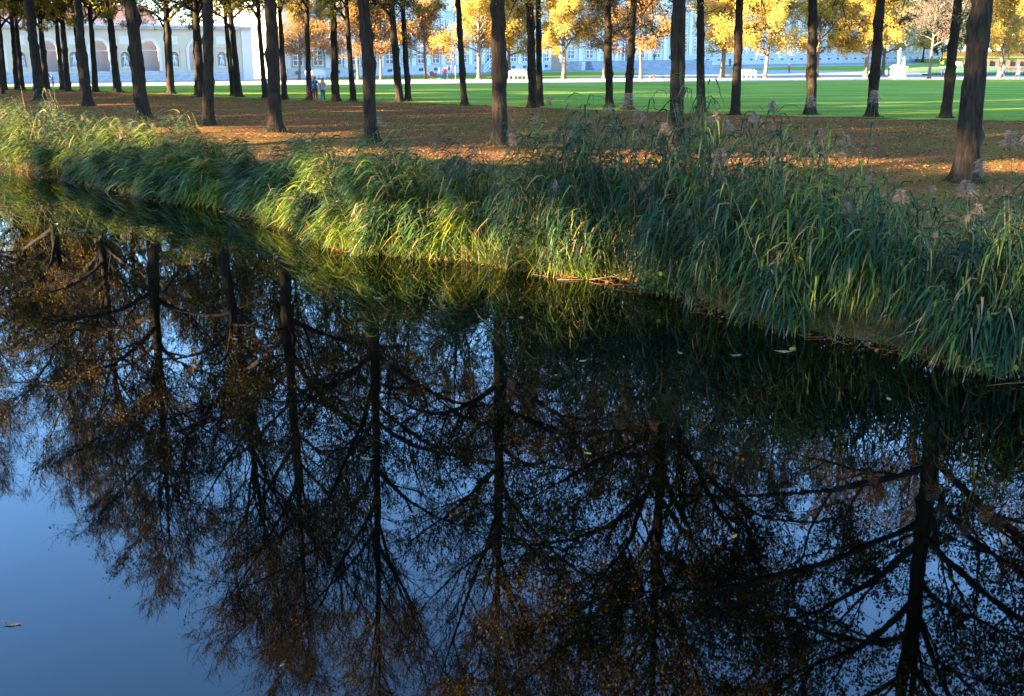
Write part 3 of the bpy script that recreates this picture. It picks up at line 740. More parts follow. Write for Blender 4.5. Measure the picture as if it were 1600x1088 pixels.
def build_reeds():
    g = np.random.default_rng(9)
    lo, hi = arc[2], arc[26]
    # tussocks: domes of stems that each bend their own way
    cen = []
    a_ = lo
    while a_ < hi:
        e, k, rh = along(np.array([a_]))
        near = 1.0 if e[0, 1] < 36 else .8
        for row, (o0, o1) in enumerate(((.15, .55), (.85, 1.35), (1.6, 2.5))):
            if g.random() < (.96, .90, .78)[row] * (.55 if a_ > arc[15] else 1):
                cen.append((a_ + g.uniform(-.35, .35), g.uniform(o0, o1), g.uniform(.72, 1.18) * (.60, .96, 1.06)[row], g.normal() * .35, g.uniform(.26, .46), row))
        a_ += g.uniform(.55, .95)
    a_ = arc[15]
    while a_ < arc[26]:
        cen.append((a_, g.uniform(.9, 1.5), g.uniform(.80, 1.18), g.normal() * .3, g.uniform(.40, .58), 3))
        if g.random() < .8: cen.append((a_ + g.uniform(.1, .5), g.uniform(1.9, 2.7), g.uniform(.85, 1.12), g.normal() * .3, g.uniform(.40, .55), 3))
        a_ += g.uniform(.75, 1.5)
    cen = np.array(cen); cy_ = along(np.clip(cen[:, 0], lo, hi))[0][:, 1]
    per = np.where(cen[:, 5] == 3, 40, np.where(cy_ > 40, 20, 30))
    ci = np.repeat(np.arange(len(cen)), per); c = cen[ci]
    rr = np.abs(g.normal(size=len(ci))) ** .8 * c[:, 4]; ra = g.uniform(0, 6.28, len(ci))
    a = np.clip(c[:, 0] + rr * np.cos(ra), lo, hi); off = np.clip(c[:, 1] + rr * np.sin(ra), -.12, 3.2)
    e, k, rh = along(a)
    xy = e + edge_n[k] * off[:, None]
    z = np.maximum(ground_z(xy), WATER_Z - .25)
    hgt = rh * c[:, 2] * np.clip(1.06 - .38 * (rr / c[:, 4]) ** 1.3, .45, 1.06) * g.uniform(.82, 1.10, len(a))
    wx = np.interp(xy[:, 0], [-12, -1, 3, 8], [-1.0, -.85, -.42, -.22]); wy = np.interp(off, [0, 1.2, 2.6], [-.55, -.38, -.05])
    ct, sn_ = np.cos(c[:, 3]), np.sin(c[:, 3])
    out = np.stack([np.cos(ra), np.sin(ra)], 1)
    outw = (seg[k] / seglen[k][:, None]) * out[:, :1] + edge_n[k] * out[:, 1:]
    wind = np.stack([wx * ct - wy * sn_, wx * sn_ + wy * ct], 1) + outw * (rr / c[:, 4])[:, None] * np.interp(xy[:, 0], [-2, 4], [.12, .38])[:, None]
    st, lf, P = reed_arrays(g, np.column_stack([xy, z]), hgt, 7, wind, tone=(np.random.default_rng(6).normal(size=len(cen)) * .13)[ci])
    # low sedge blades hanging over the water line
    n2 = 5200
    a2 = np.where(g.random(n2) < .55, g.uniform(arc[10], arc[18], n2), lo + (hi - lo) * g.random(n2)); e2, k2, r2 = along(a2); off2 = g.uniform(-.35, .5, n2)
    b2 = e2 + edge_n[k2] * off2[:, None]; z2 = np.maximum(ground_z(b2), WATER_Z)
    K = 6; d = np.column_stack([g.normal(size=(n2, 2)) * .45 - edge_n[k2] * g.uniform(.0, .55, n2)[:, None], g.uniform(.9, 1.6, n2)]); d = unit(d)
    L = g.uniform(.45, 1.05, n2) * np.interp(r2, [1.4, 2.6], [.8, 1.15]); p = np.column_stack([b2, z2]); LP = np.empty((n2, K, 3)); LP[:, 0] = p; SD = np.empty((n2, K, 3))
    for q in range(K):
        SD[:, q] = unit(np.cross(d, np.array([0.1, .2, 1.0])))
        if q < K - 1:
            p = p + d * (L / (K - 1))[:, None]; LP[:, q + 1] = p; d = unit(d + np.column_stack([wind[:1].repeat(n2, 0) * .12, -g.uniform(.1, .5, n2)]))
    LP[:, :, 2] = np.maximum(LP[:, :, 2], WATER_Z + .01)
    W = g.uniform(.010, .022, n2)[:, None] * np.array([.8, 1, 1, .8, .5, .06])
    v2, q2 = ribbons(LP, W, SD)
    val2 = np.clip(g.normal(.62, .16, n2), 0, 1); old = g.random(n2) < .14; val2[old] = g.uniform(.86, 1, old.sum())
    lf = gather([lf, (v2, q2, np.repeat(val2, K - 1))])
    nb = 170; ab = lo + (hi - lo) * g.random(nb) ** .8; eb, kb, rb = along(ab); ob = g.uniform(.1, 3.2, nb); bb = eb + edge_n[kb] * ob[:, None]
    PB = np.empty((nb, 4, 3)); ln = g.normal(size=(nb, 2)) * .28 + np.array([-.15, -.05]); hb_ = rb * g.uniform(.45, 1.15, nb)
    for q, t_ in enumerate((0, .4, .75, 1.0)):
        PB[:, q, :2] = bb + ln * hb_[:, None] * t_ ** 1.4; PB[:, q, 2] = ground_z(bb) + hb_ * t_ * .95
    bv, bq = tubes(PB, taper(nb, 4, np.full(nb, .008), np.full(nb, .003)), 3)
    st = gather([st, (bv, bq, np.repeat(g.uniform(.7, 1, nb), 9))])
    pick = (g.random(len(P)) < np.where(xy[:, 0] > -1, .050, .014)) & (hgt > 1.35)
    tips = P[pick][:, -1]; pw = wind[pick]
    pv, pq, pr_ = plume_arrays(g, tips, pw, 70, g.uniform(.10, .19, len(tips)))
    root = empty('reed_bed', (0, 25, -.9)); root.location = (0, 0, 0)
    tag(root, 'dense belt of wind-bent common reed along the canal edge', 'reeds', kind='stuff')
    for nm, (V, Q, r), m in (('stems', st, 'reed_stem'), ('blades', lf, 'reed'), ('plumes', (pv, pq, pr_), 'plume')):
        o = link(bpy.data.objects.new(nm, make_mesh(nm, V, Q, rnd=r, mats=[M[m]])), root); o['kind'] = 'stuff'
build_reeds()

# single flowering stalks that stand out above the belt
STALKS = [  # x, y, height, plume size, label
    (-2.6, 26.6, 2.55, .30, 'lone bowed reed plume rising over the litter left of the sunlit thick trunk'),
    (2.75, 24.2, 3.05, .42, 'largest fluffy brown reed plume, before the leaning trunk'),
    (3.05, 23.9, 2.75, .36, 'fluffy reed plume just below the largest brown one'),
    (1.45, 25.0, 3.0, .26, 'slim dark reed plume against the lawn left of the slim forked linden'),
    (1.15, 24.6, 2.7, .24, 'pale reed plume left of the largest brown plume'),
    (4.75, 21.2, 3.15, .30, 'tall grey reed plume crossing the trunk beside the bench with arm rests'),
    (5.05, 20.9, 2.95, .26, 'reed plume just below the tall grey one'),
    (5.9, 20.6, 3.1, .30, 'bowed reed plume between two back-row trunks on the lawn'),
    (6.55, 20.3, 3.15, .30, 'open reed plume left of the linden with the pale streak'),
    (3.75, 22.0, 2.75, .32, 'mauve reed plume at the foot of the thick ridged trunk'),
    (4.05, 20.3, 2.45, .40, 'broad grey reed plume drooping over the dark clump'),
    (5.9, 18.9, 2.7, .26, 'thin brown reed plume left of the tallest right clump'),
    (7.35, 17.3, 2.45, .34, 'pale tan reed plume on a bare yellow stalk, near the bank corner'),
    (7.3, 16.9, 2.15, .36, 'tan reed plume below the one on the bare yellow stalk'),
    (8.1, 17.4, 2.75, .34, 'reed plume hanging before the foot of the thickest trunk'),
    (8.35, 17.2, 2.55, .30, 'lower reed plume before the foot of the thickest trunk'),
    (9.2, 17.9, 2.55, .40, 'brown reed plume cut by the picture edge'),
    (.55, 24.2, 2.45, .30, 'mauve reed plume on top of the first dark clump'),
    (6.3, 17.4, 2.1, .30, 'grey reed plume low in the dark clump near the bank corner'),
]
for k, (x, y, h, ps, lab) in enumerate(STALKS):
    g = np.random.default_rng(300 + k)
    z = float(ground_z(np.array([[x, y]]))[0])
    wind = np.array([[np.interp(x, [-3, 9], [-.7, -.25]), -.15]])
    st, lf, P = reed_arrays(g, np.array([[x, y, z]]), np.array([h + .25]), 9, wind, (.3, .55), .12)
    root = empty('reed_stalk', (x, y, z))
    o3 = np.array([x, y, z])
    for nm, (V, Q, r), m in (('stem', st, 'reed_stem'), ('plume', plume_arrays(g, P[:, -1], wind, 170, ps * .66), 'plume')):
        link(bpy.data.objects.new(nm, make_mesh(nm, V - o3, Q, rnd=r, mats=[M[m]])), root)
    for b in range(9):                                  # every blade a mesh of its own: 10 vertices, 4 quads
        link(bpy.data.objects.new('leaf', make_mesh('leaf', lf[0][b * 10:b * 10 + 10] - o3, lf[1][b * 4:b * 4 + 4] - b * 10, rnd=lf[2][b * 4:b * 4 + 4], mats=[M['reed']])), root)
    tag(root, lab, 'reed', 'flowering reed stalks above the belt')

# ------------------------------------------------------------------ leaf litter, bank grass, herbs
def scatter_litter():
    g = np.random.default_rng(21)
    n = 200000
    Y = 17 + 95 * g.random(n) ** .9; X = g.uniform(-.56, .56, n) * Y
    P = np.stack([X, Y], 1); d = edge_dist(P)
    lawn_y = np.interp(X, [p[0] for p in LAWN_NEAR], [p[1] for p in LAWN_NEAR])
    beyond = Y - lawn_y
    dens = np.where(beyond > 0, np.exp(-np.clip(beyond, 0, 50) / 2.2) * .25, 1.0)
    patch = .5 + .5 * np.sin(X * .35 + 1) * np.sin(Y * .3 - X * .1) + .3 * np.sin(X * .9 + 2) * np.sin(Y * 1.1)
    keep = (d > 1.2) & (g.random(n) < dens * np.clip(.45 + .6 * patch, .12, 1))
    P = P[keep]; z = np.maximum(ground_z(P), np.where(beyond[keep] > 0, .018, -9)) + g.uniform(.008, .04, len(P))
    V, Q = leaf_quads(np.column_stack([P, z]), g.uniform(.05, .105, len(P)), g, .82)
    val = np.clip(.85 * g.random(len(P)) ** 1.2 + .15 * patch[keep], 0, 1)
    o = link(bpy.data.objects.new('fallen_leaves', make_mesh('fallen_leaves', V, Q, rnd=val, mats=[M['litter']])))
    tag(o, 'brown and yellow fallen leaves covering the ground under the avenue', 'leaves', kind='stuff')
scatter_litter()

def blades(g, xy, z, L, lean, wid):
    n = len(xy); K = 4
    d = unit(np.column_stack([g.normal(size=(n, 2)) * lean, np.ones(n)])); p = np.column_stack([xy, z]); P = np.empty((n, K, 3)); P[:, 0] = p; S = np.empty((n, K, 3))
    for k in range(K):
        S[:, k] = unit(np.cross(d, np.array([.3, .5, .8])))
        if k < K - 1:
            p = p + d * (L / (K - 1))[:, None]; P[:, k + 1] = p; d = unit(d + np.column_stack([g.normal(size=(n, 2)) * .15, -g.uniform(.1, .5, n)]))
    return ribbons(P, np.asarray(wid).reshape(-1, 1) * np.array([1, .9, .6, .08]), S)

def bank_grass():
    g = np.random.default_rng(31)
    n = 30000
    a = arc[1] + (arc[26] - arc[1]) * g.random(n) ** .8; e, k, _ = along(a); off = 1.0 + 9 * g.random(n) ** 1.7
    xy = e + edge_n[k] * off[:, None]
    pt = .5 + .5 * np.sin(xy[:, 0] * .8) * np.sin(xy[:, 1] * .7 + 1) + .2 * np.sin(xy[:, 0] * 2.3 + xy[:, 1])
    kp = g.random(n) < np.clip(pt, .15, 1) * np.interp(off, [1, 4, 10], [1, .7, .25]); xy = xy[kp]; off = off[kp]
    parts = [(xy, g.uniform(.12, .34, len(xy)) * np.interp(off, [1, 4, 10], [1.5, .9, .5]))]
    for (x, y, dia, *_r) in ROW:                     # tufts round the feet of the trunks
        m = 90; an = g.uniform(0, 6.28, m); rr = dia * .62 + np.abs(g.normal(size=m)) * .22
        parts.append((np.stack([x + rr * np.cos(an), y + rr * np.sin(an)], 1), g.uniform(.12, .32, m)))
    xy = np.concatenate([p[0] for p in parts]); L = np.concatenate([p[1] for p in parts])
    v, q = blades(g, xy, ground_z(xy) - .01, L, .35, g.uniform(.008, .018, len(xy)))
    o = link(bpy.data.objects.new('bank_grass', make_mesh('bank_grass', v, q, rnd=np.repeat(g.random(len(xy)), 3), mats=[M['grass_blade']])))
    tag(o, 'rough grass on the bank behind the reeds', 'grass', kind='stuff')
bank_grass()

def waterline_debris():
    g = np.random.default_rng(45)
    n = 2400
    a = arc[2] + (arc[26] - arc[2]) * g.random(n); e, k, _ = along(a); off = g.normal(size=n) * .22 + .02
    xy = e + edge_n[k] * off[:, None]; z = np.maximum(ground_z(xy), WATER_Z) + g.uniform(.01, .05, n)
    xl = g.uniform(-5, 1.8, 900); al = np.interp(xl, EDGE[:, 0], arc); el_, kl, _ = along(al); xyl = el_ + edge_n[kl] * g.uniform(-.1, .45, 900)[:, None]
    xy = np.concatenate([xy, xyl]); z = np.concatenate([z, np.maximum(ground_z(xyl), WATER_Z) + g.uniform(.01, .12, 900)]); n += 900
    xy_all = xy.copy()
    V, Q = leaf_quads(np.column_stack([xy, z]), g.uniform(.05, .12, n), g, .8)
    m = 320; a = arc[2] + (arc[26] - arc[2]) * g.random(m); e, k, _ = along(a); xy = e + edge_n[k] * (g.normal(size=m) * .25 - .08)[:, None]
    an = g.uniform(0, 6.28, m); L = g.uniform(.15, .7, m); zz = WATER_Z + g.uniform(.012, .05, m)
    P = np.stack([np.column_stack([xy, zz]), np.column_stack([xy[:, 0] + np.cos(an) * L, xy[:, 1] + np.sin(an) * L, zz + g.uniform(-.005, .09, m)])], 1)
    sv, sq = tubes(np.concatenate([P[:, :1], P.mean(1, keepdims=True) + g.normal(size=(m, 1, 3)) * .015, P[:, 1:]], 1), np.tile([[.006, .006, .003]], (m, 1)), 4)
    V2, Q2 = cat([(V, Q), (sv, sq)])
    r = np.concatenate([g.random(n) * np.where(xy_all[:, 0] > 1.5, .35, .8), np.full(len(sq), .4)])
    o = link(bpy.data.objects.new('shore_debris', make_mesh('shore_debris', V2, Q2, rnd=r, mats=[M['litter']])))
    tag(o, 'dead leaves and broken reed stems lying along the water line', 'debris', kind='stuff')
waterline_debris()

def shrub(name, x, y, z, rad, n, mat, label):
    g = np.random.default_rng(int(abs(x * 100)) + 7)
    root = empty(name, (x, y, z))
    m = 26; d = unit(np.column_stack([g.normal(size=(m, 2)) * .8, np.ones(m)])); P = np.stack([d * t * rad * 1.5 for t in (0, .35, .7, 1.0)], 1); P[:, :, 2] *= .8
    v, q = tubes(P, np.tile([[.007, .006, .004, .002]], (m, 1)), 3)
    link(bpy.data.objects.new('stems', make_mesh('stems', v, q, rnd=np.full(len(q), .3), mats=[M['reed_stem']])), root)
    pick = g.integers(0, m, n); t = g.uniform(.25, 1.05, n)[:, None]
    C = P[pick, -1] * t + g.normal(size=(n, 3)) * rad * .16; C[:, 2] = np.maximum(C[:, 2], .03)
    V, Q = leaf_quads(C, g.uniform(.05, .11, n), g, .3)
    link(bpy.data.objects.new('leaves', make_mesh('leaves', V, Q, rnd=g.random(n), mats=[M[mat]])), root)
    return tag(root, label, 'plant', 'leafy plants at the water edge')
shrub('waterside_plant', 2.95, 21.15, -.9, .42, 650, 'herb', 'yellow-green leafy plant hanging over the water below the ridged trunk')
shrub('waterside_plant', 7.05, 15.5, -.9, .24, 160, 'herb', 'sparse green sprig at the water line near the right bank corner')
shrub('waterside_plant', 3.55, 23.0, -.55, .35, 240, 'herb', 'small pale green herb behind the fluffy plumes')
shrub('bank_bush', 30.6, 155.3, 0, 1.5, 900, 'herb', 'small green bush beside the bench with arm rests')

# a bent dead reed in the water by the corner and a few floating straws
def stick(pts, r, label, name='dead_reed'):
    P = np.array([pts], float); o3 = P[0, 0].copy(); v, q = tubes(P - o3, taper(1, len(pts), [r], [r * .5]), 6)
    o = link(bpy.data.objects.new(name, make_mesh(name, v, q, mats=[M['dead_stick']], smooth=True))); o.location = o3
    tag(o, label, 'dead reed', 'dead reeds lying in the water')
stick([(6.52, 15.05, -.90), (6.66, 15.28, -.74), (6.86, 15.36, -.62), (7.1, 15.38, -.58), (7.35, 15.42, -.62)], .007, 'grey bent dead reed arching out of the water at the bank corner')
stick([(1.62, 22.3, -.88), (1.95, 22.15, -.80), (2.35, 22.2, -.77), (2.75, 22.35, -.72)], .009, 'pale curved dead reed above the water left of the leafy plant')
stick([(.42, 22.9, -.885), (.62, 22.72, -.88), (.80, 22.6, -.885)], .007, 'short pale broken reed floating below the first dark clump')
stick([(.95, 22.35, -.888), (1.25, 22.3, -.885), (1.5, 22.34, -.888)], .010, 'thin straw floating just off the first dark clump')
stick([(-7.6, 31.6, -.885), (-7.2, 31.35, -.86), (-6.9, 31.3, -.885)], .014, 'dark broken reed floating near the gap in the reeds')

def floating_leaf(x, y, L, mat, label, lobes=2, curl=.10, rz=0.0):
    g = np.random.default_rng(int(abs(x * 977 + y * 131)) % 99991)
    n = 22; ang = np.linspace(0, 2 * np.pi, n, endpoint=False)
    r = .5 * (1 + .22 * np.cos(lobes * ang) + .08 * g.normal(size=n)); r[0] *= 1.35
    ring = np.stack([r * np.cos(ang), .75 * r * np.sin(ang), curl * (.3 + np.abs(np.sin(ang * 1.5 + 1))) * r], 1) * L
    mid = ring * np.array([.5, .5, .35]) + np.array([0, 0, .008])
    V = np.concatenate([[[0, 0, .006]], mid, ring, (ring * .97) - np.array([0, 0, .006])])
    T = [(0, 1 + k, 1 + (k + 1) % n) for k in range(n)]
    Q = [(1 + k, 1 + n + k, 1 + n + (k + 1) % n, 1 + (k + 1) % n) for k in range(n)] + [(1 + n + k, 1 + 2 * n + k, 1 + 2 * n + (k + 1) % n, 1 + n + (k + 1) % n) for k in range(n)]
    root = empty('floating_leaf', (x, y, WATER_Z + .004), rz)
    link(bpy.data.objects.new('blade', make_mesh('blade', V, Q, T, mats=[M[mat]], smooth=True)), root)
    mb = MB(); mb.bar((-.45 * L, 0, .012), (-.95 * L, .12 * L, .03), .004 * L / .12, 5, .002); mb.build('stalk', M[mat], root)
    tag(root, label, 'leaf', 'leaves floating on the canal')
FLOATS = [
    (-4.19, 8.19, .13, 'float_brown', 'brown leaf floating alone on the open blue reflection, lower corner'),
    (-1.01, 10.45, .12, 'float_white', 'pale leaf floating in the middle of the mirrored crowns'),
    (-1.71, 12.01, .15, 'float_white', 'blurred whitish leaf left of the middle trunk reflection'),
    (-.28, 9.03, .09, 'float_white', 'small pale leaf on the reflected middle trunk, low in the picture'),
    (2.67, 16.66, .13, 'float_white', 'pale leaf nearest the dark reeds, left one of two'),
    (3.53, 16.51, .17, 'float_white', 'larger pale leaf off the dark reeds, right one of two'),
    (.17, 19.01, .15, 'float_gold', 'yellowish leaf floating right of the sunlit reed reflection'),
    (-10.01, 29.41, .24, 'float_gold', 'orange leaf floating off the grassy bank far left'),
    (-1.8, 7.56, .05, 'float_white', 'tiny pale leaf near the bottom edge of the picture'),
    (-3.55, 8.67, .045, 'float_brown', 'tiny dark leaf on the open blue reflection'),
    (-11.41, 28.65, .30, 'float_white', 'whitish leaf far left before the reflected reeds'),
    (-5.34, 27.44, .26, 'float_gold', 'sunlit orange leaf in the dark notch of the reeds'),
    (4.34, 16.73, .26, 'float_brown', 'large brown leaf beside a golden one under the dark reeds'),
    (4.52, 16.9, .22, 'float_gold', 'golden leaf beside a large brown one under the dark reeds'),
    (-8.57, 32.2, .26, 'float_gold', 'yellow leaf at the water line below the short reeds'),
    (-12.96, 36.0, .34, 'float_white', 'pale leaf touching the shaded reeds far left'),
    (-.48, 22.73, .16, 'float_white', 'pale curled leaf just off the sunlit reed foot'),
    (-15.84, 39.4, .36, 'float_white', 'long-off pale leaf under the sunlit far reeds'),
    (-2.3, 13.2, .09, 'float_brown', 'small brown leaf just above the blurred whitish one'),
    (.9, 12.2, .09, 'float_gold', 'small golden leaf right of the middle trunk reflection'),
    (2.2, 9.9, .09, 'float_gold', 'small golden leaf low in the right half of the mirror'),
    (-4.6, 17.5, .13, 'float_brown', 'brown leaf in the mirrored left crowns'),
    (1.1, 16.2, .12, 'float_brown', 'brown leaf under the mirrored ridged trunk'),
    (5.2, 14.3, .12, 'float_brown', 'brown leaf in the near-black water off the bank corner'),
    (-2.6, 20.6, .16, 'float_brown', 'brown leaf below the sunlit reed reflection'),
    (3.9, 11.4, .09, 'float_white', 'small pale leaf far to the lower right'),
]
for k, (x, y, L, mat, lab) in enumerate(FLOATS): floating_leaf(x, y, L * .75, mat, lab, rz=k * 1.3)

# ------------------------------------------------------------------ buildings
class Frame:
    """local frame of a facade: x along the wall, y into the building, z up"""
    def __init__(s, a, b):
        a = np.array(a, float); b = np.array(b, float); s.o = a; s.L = float(np.hypot(*(b - a))); s.rz = math.atan2(b[1] - a[1], b[0] - a[0])

def arch_wall(mb, x0, x1, H, openings, depth, z_base=0.0, y=0.0, seg_n=12):
    """front face of a wall from x0 to x1 with round-headed openings (centre, half width, sill, springing) and reveals of the given depth"""
    ops = sorted(openings); cur = x0
    def quad(a, b, c, d): mb.add([a, b, c, d], [(0, 1, 2, 3)])
    for c, w, zs, zp in ops:
        quad((cur, y, z_base), (c - w, y, z_base), (c - w, y, H), (cur, y, H))
        if zs > z_base: quad((c - w, y, z_base), (c + w, y, z_base), (c + w, y, zs), (c - w, y, zs))
        th = [math.pi - math.pi * k / seg_n for k in range(seg_n + 1)]
        arc_ = [(c + w * math.cos(t), zp + w * math.sin(t)) for t in th]
        for (xa, za), (xb, zb) in zip(arc_[:-1], arc_[1:]):
            quad((xa, y, za), (xb, y, zb), (xb, y, H), (xa, y, H))
            quad((xa, y, za), (xa, y + depth, za), (xb, y + depth, zb), (xb, y, zb))
        for xs in (c - w, c + w):
            quad((xs, y, zs), (xs, y + depth, zs), (xs, y + depth, zp), (xs, y, zp))
        quad((c - w, y, zs), (c + w, y, zs), (c + w, y + depth, zs), (c - w, y + depth, zs))
        cur = c + w
    quad((cur, y, z_base), (x1, y, z_base), (x1, y, H), (cur, y, H))

def arch_band(mb, c, w, t, zp, y0, y1, n=14):
    """moulding round an arch"""
    th = [math.pi - math.pi * k / n for k in range(n + 1)]
    for a, b in zip(th[:-1], th[1:]):
        p = [(c + r * math.cos(q), zp + r * math.sin(q)) for q in (a, b) for r in (w, w + t)]
        v = [(x, y, z) for y in (y0, y1) for x, z in p]
        mb.add(v, [(0, 1, 3, 2), (4, 6, 7, 5), (0, 2, 6, 4), (1, 5, 7, 3), (0, 4, 5, 1), (2, 3, 7, 6)])

def stone_courses(parent, name, x0, x1, z0, z1, y, mat, seed, bw=1.1, nz=2):
    """plinth of separate blocks with recessed joints"""
    g = np.random.default_rng(seed); dz = (z1 - z0) / nz
    meshes = [MB().box(-.5, .5, 0, 1, 0, 1).mesh('stone_block', mat) for _ in range(1)]
    for r in range(nz):
        x = x0 + (r % 2) * bw * .5 * -1
        while x < x1:
            w = bw * g.uniform(.75, 1.35); a = max(x, x0); b = min(x + w, x1)
            if b - a > .12:
                o = bpy.data.objects.new(name, meshes[0]); link(o, parent)
                dp = .05 + g.uniform(0, .04)
                o.location = ((a + b) / 2, y - dp, z0 + r * dz + .012); o.scale = (b - a - .03, dp, dz - .024)
            x += w

# ---- loggia with arches and niche statues
LO = Frame((-91.6, 113.2), (-34.0, 142.0))
def build_loggia():
    root = empty('loggia_building', (LO.o[0], LO.o[1], 0), LO.rz)
    tag(root, 'long cream garden loggia with arches, statue niches and grey stone plinth', 'building')
    L = LO.L; bay = 5.75; H = 6.2
    niches = [L - 2.6 - bay * k for k in range(11)]; arches = [n - bay / 2 for n in niches[:-1]]
    mb = MB()
    arch_wall(mb, 0, L, H, [(c, 1.05, 1.25, 3.75) for c in arches] + [(c, .52, 1.75, 3.0) for c in niches], .45)
    mb.box(0, L, .47, .6, 0, 1.24)
    w = mb.build('wall', M['plaster_cream'], root)
    mb = MB(); mb.box(-.02, L - .02, 1.9, 2.1, 0, H - .1); mb.box(0, L, 2.1, 8.0, 0, H - .2); mb.build('back_wall', M['plaster_grey'], root)
    mb = MB(); mb.box(L - .001, L + 1.3, -.12, 8, 0, H + .3); mb.build('end_pilaster', M['plaster_trim'], root)
    for c in niches:
        b = MB(); b.box(c - .56, c + .56, .46, .5, 1.7, 3.6); b.build('niche_back', M['plaster_trim'], root)
        p = MB(); p.box(c - .55, c + .55, -.05, -.004, 4.35, 5.35); p.build('wall_panel', M['plaster_trim'], root)
        q = MB()
        for (xa, xb, za, zb) in ((c - .72, c + .72, 1.5, 1.58), (c - .72, c + .72, 3.95, 4.03)): q.box(xa, xb, -.06, -.004, za, zb)
        for xs in (c - .76, c + .70): q.box(xs, xs + .06, -.06, -.004, 1.5, 4.03)
        q.build('niche_frame', M['plaster_cream'], root)
    for c in arches:
        b = MB(); arch_band(b, c, 1.05, .34, 3.75, -.09, -.004); b.build('arch_moulding', M['plaster_trim'], root)
        for s in (-1, 1):
            k = MB(); xc = c + s * 1.22
            k.box(xc - .2, xc + .2, -.16, -.004, 3.52, 3.74); k.box(xc - .15, xc + .15, -.12, -.004, 1.5, 3.52); k.box(xc - .2, xc + .2, -.16, -.004, 1.26, 1.5)
            k.build('pilaster', M['plaster_trim'], root)
        t = MB(); t.box(c - 1.04, c + 1.04, .5, .62, 3.6, 3.74); t.build('tie_beam', M['timber'], root)
    mb = MB(); mb.box(-.2, L + 1.35, -.35, -.004, H - .02, H + .22); mb.box(-.2, L + 1.45, -.5, .3, H + .22, H + .36); mb.build('cornice', M['stone_grey'], root)
    mb = MB(); mb.box(0, L, .05, .3, H + .36, H + .5); mb.box(0, L, .05, .3, H + 1.02, H + 1.14)
    for k in range(int(L / .42)): mb.lathe([(.05, H + .5), (.10, H + .66), (.05, H + .9), (.06, H + 1.02)], 6, (.2 + k * .42, .17))
    b = mb.build('balustrade', M['plaster_trim'], root)
    mb = MB(); mb.add([(L * .2, 3, H), (L * .86, 3, H), (L * .86, 9, H), (L * .2, 9, H), (L * .22, 5.9, H + 2.9), (L * .84, 5.9, H + 2.9), (L * .84, 6.1, H + 2.9), (L * .22, 6.1, H + 2.9)],
                      [(0, 1, 5, 4), (2, 3, 7, 6), (1, 2, 6, 5), (3, 0, 4, 7), (4, 5, 6, 7)]); mb.build('roof', M['roof_red'], root)
    for c in (niches[2] + 1.0, niches[0] + 1.9):
        d = MB(); d.bar((c, -.14, .05), (c, -.14, H), .06, 8); d.build('drainpipe', M['metal_dark'], root)
    stone_courses(root, 'stone_block', L * .35, L + 1.25, 0.0, 1.22, 0.0, M['stone_grey'], 3, 1.25, 2)
    mb = MB(); mb.box(0, L + 1.28, -.03, -.004, 0, 1.2); mb.build('plinth_core', M['stone_grey'], root)
    return niches
NICHES = build_loggia()

# ---- palace
def window_meshes(w, h, round_top=False, cols=2, rows=4):
    """surround, glazing bars and pane of one window, origin at the middle of its sill"""
    fr = MB(); t = .16
    fr.box(-w / 2 - t, -w / 2, -.10, -.004, 0, h); fr.box(w / 2, w / 2 + t, -.10, -.004, 0, h)
    fr.box(-w / 2 - t - .08, w / 2 + t + .08, -.18, -.004, -.14, 0)
    if round_top: arch_band(fr, 0, w / 2, t, h, -.10, -.004, 10)
    else: fr.box(-w / 2 - t, w / 2 + t, -.12, -.004, h, h + t)
    bars = MB()
    for k in range(1, cols): x = -w / 2 + w * k / cols; bars.box(x - .045, x + .045, -.055, -.016, 0, h)
    for k in range(1, rows): z = h * k / rows; bars.box(-w / 2, w / 2, -.05, -.018, z - .03, z + .03)
    pane = MB()
    if round_top: pane.prism([(-w / 2, 0), (w / 2, 0)] + [(w / 2 * math.cos(math.pi * k / 8), h + w / 2 * math.sin(math.pi * k / 8)) for k in range(9)], -.03, -.008)
    else: pane.box(-w / 2, w / 2, -.03, -.008, 0, h)
    return fr.mesh('window', M['plaster_trim']), bars.mesh('glazing_bars', M['white_paint']), pane.mesh('pane', M['glass'])

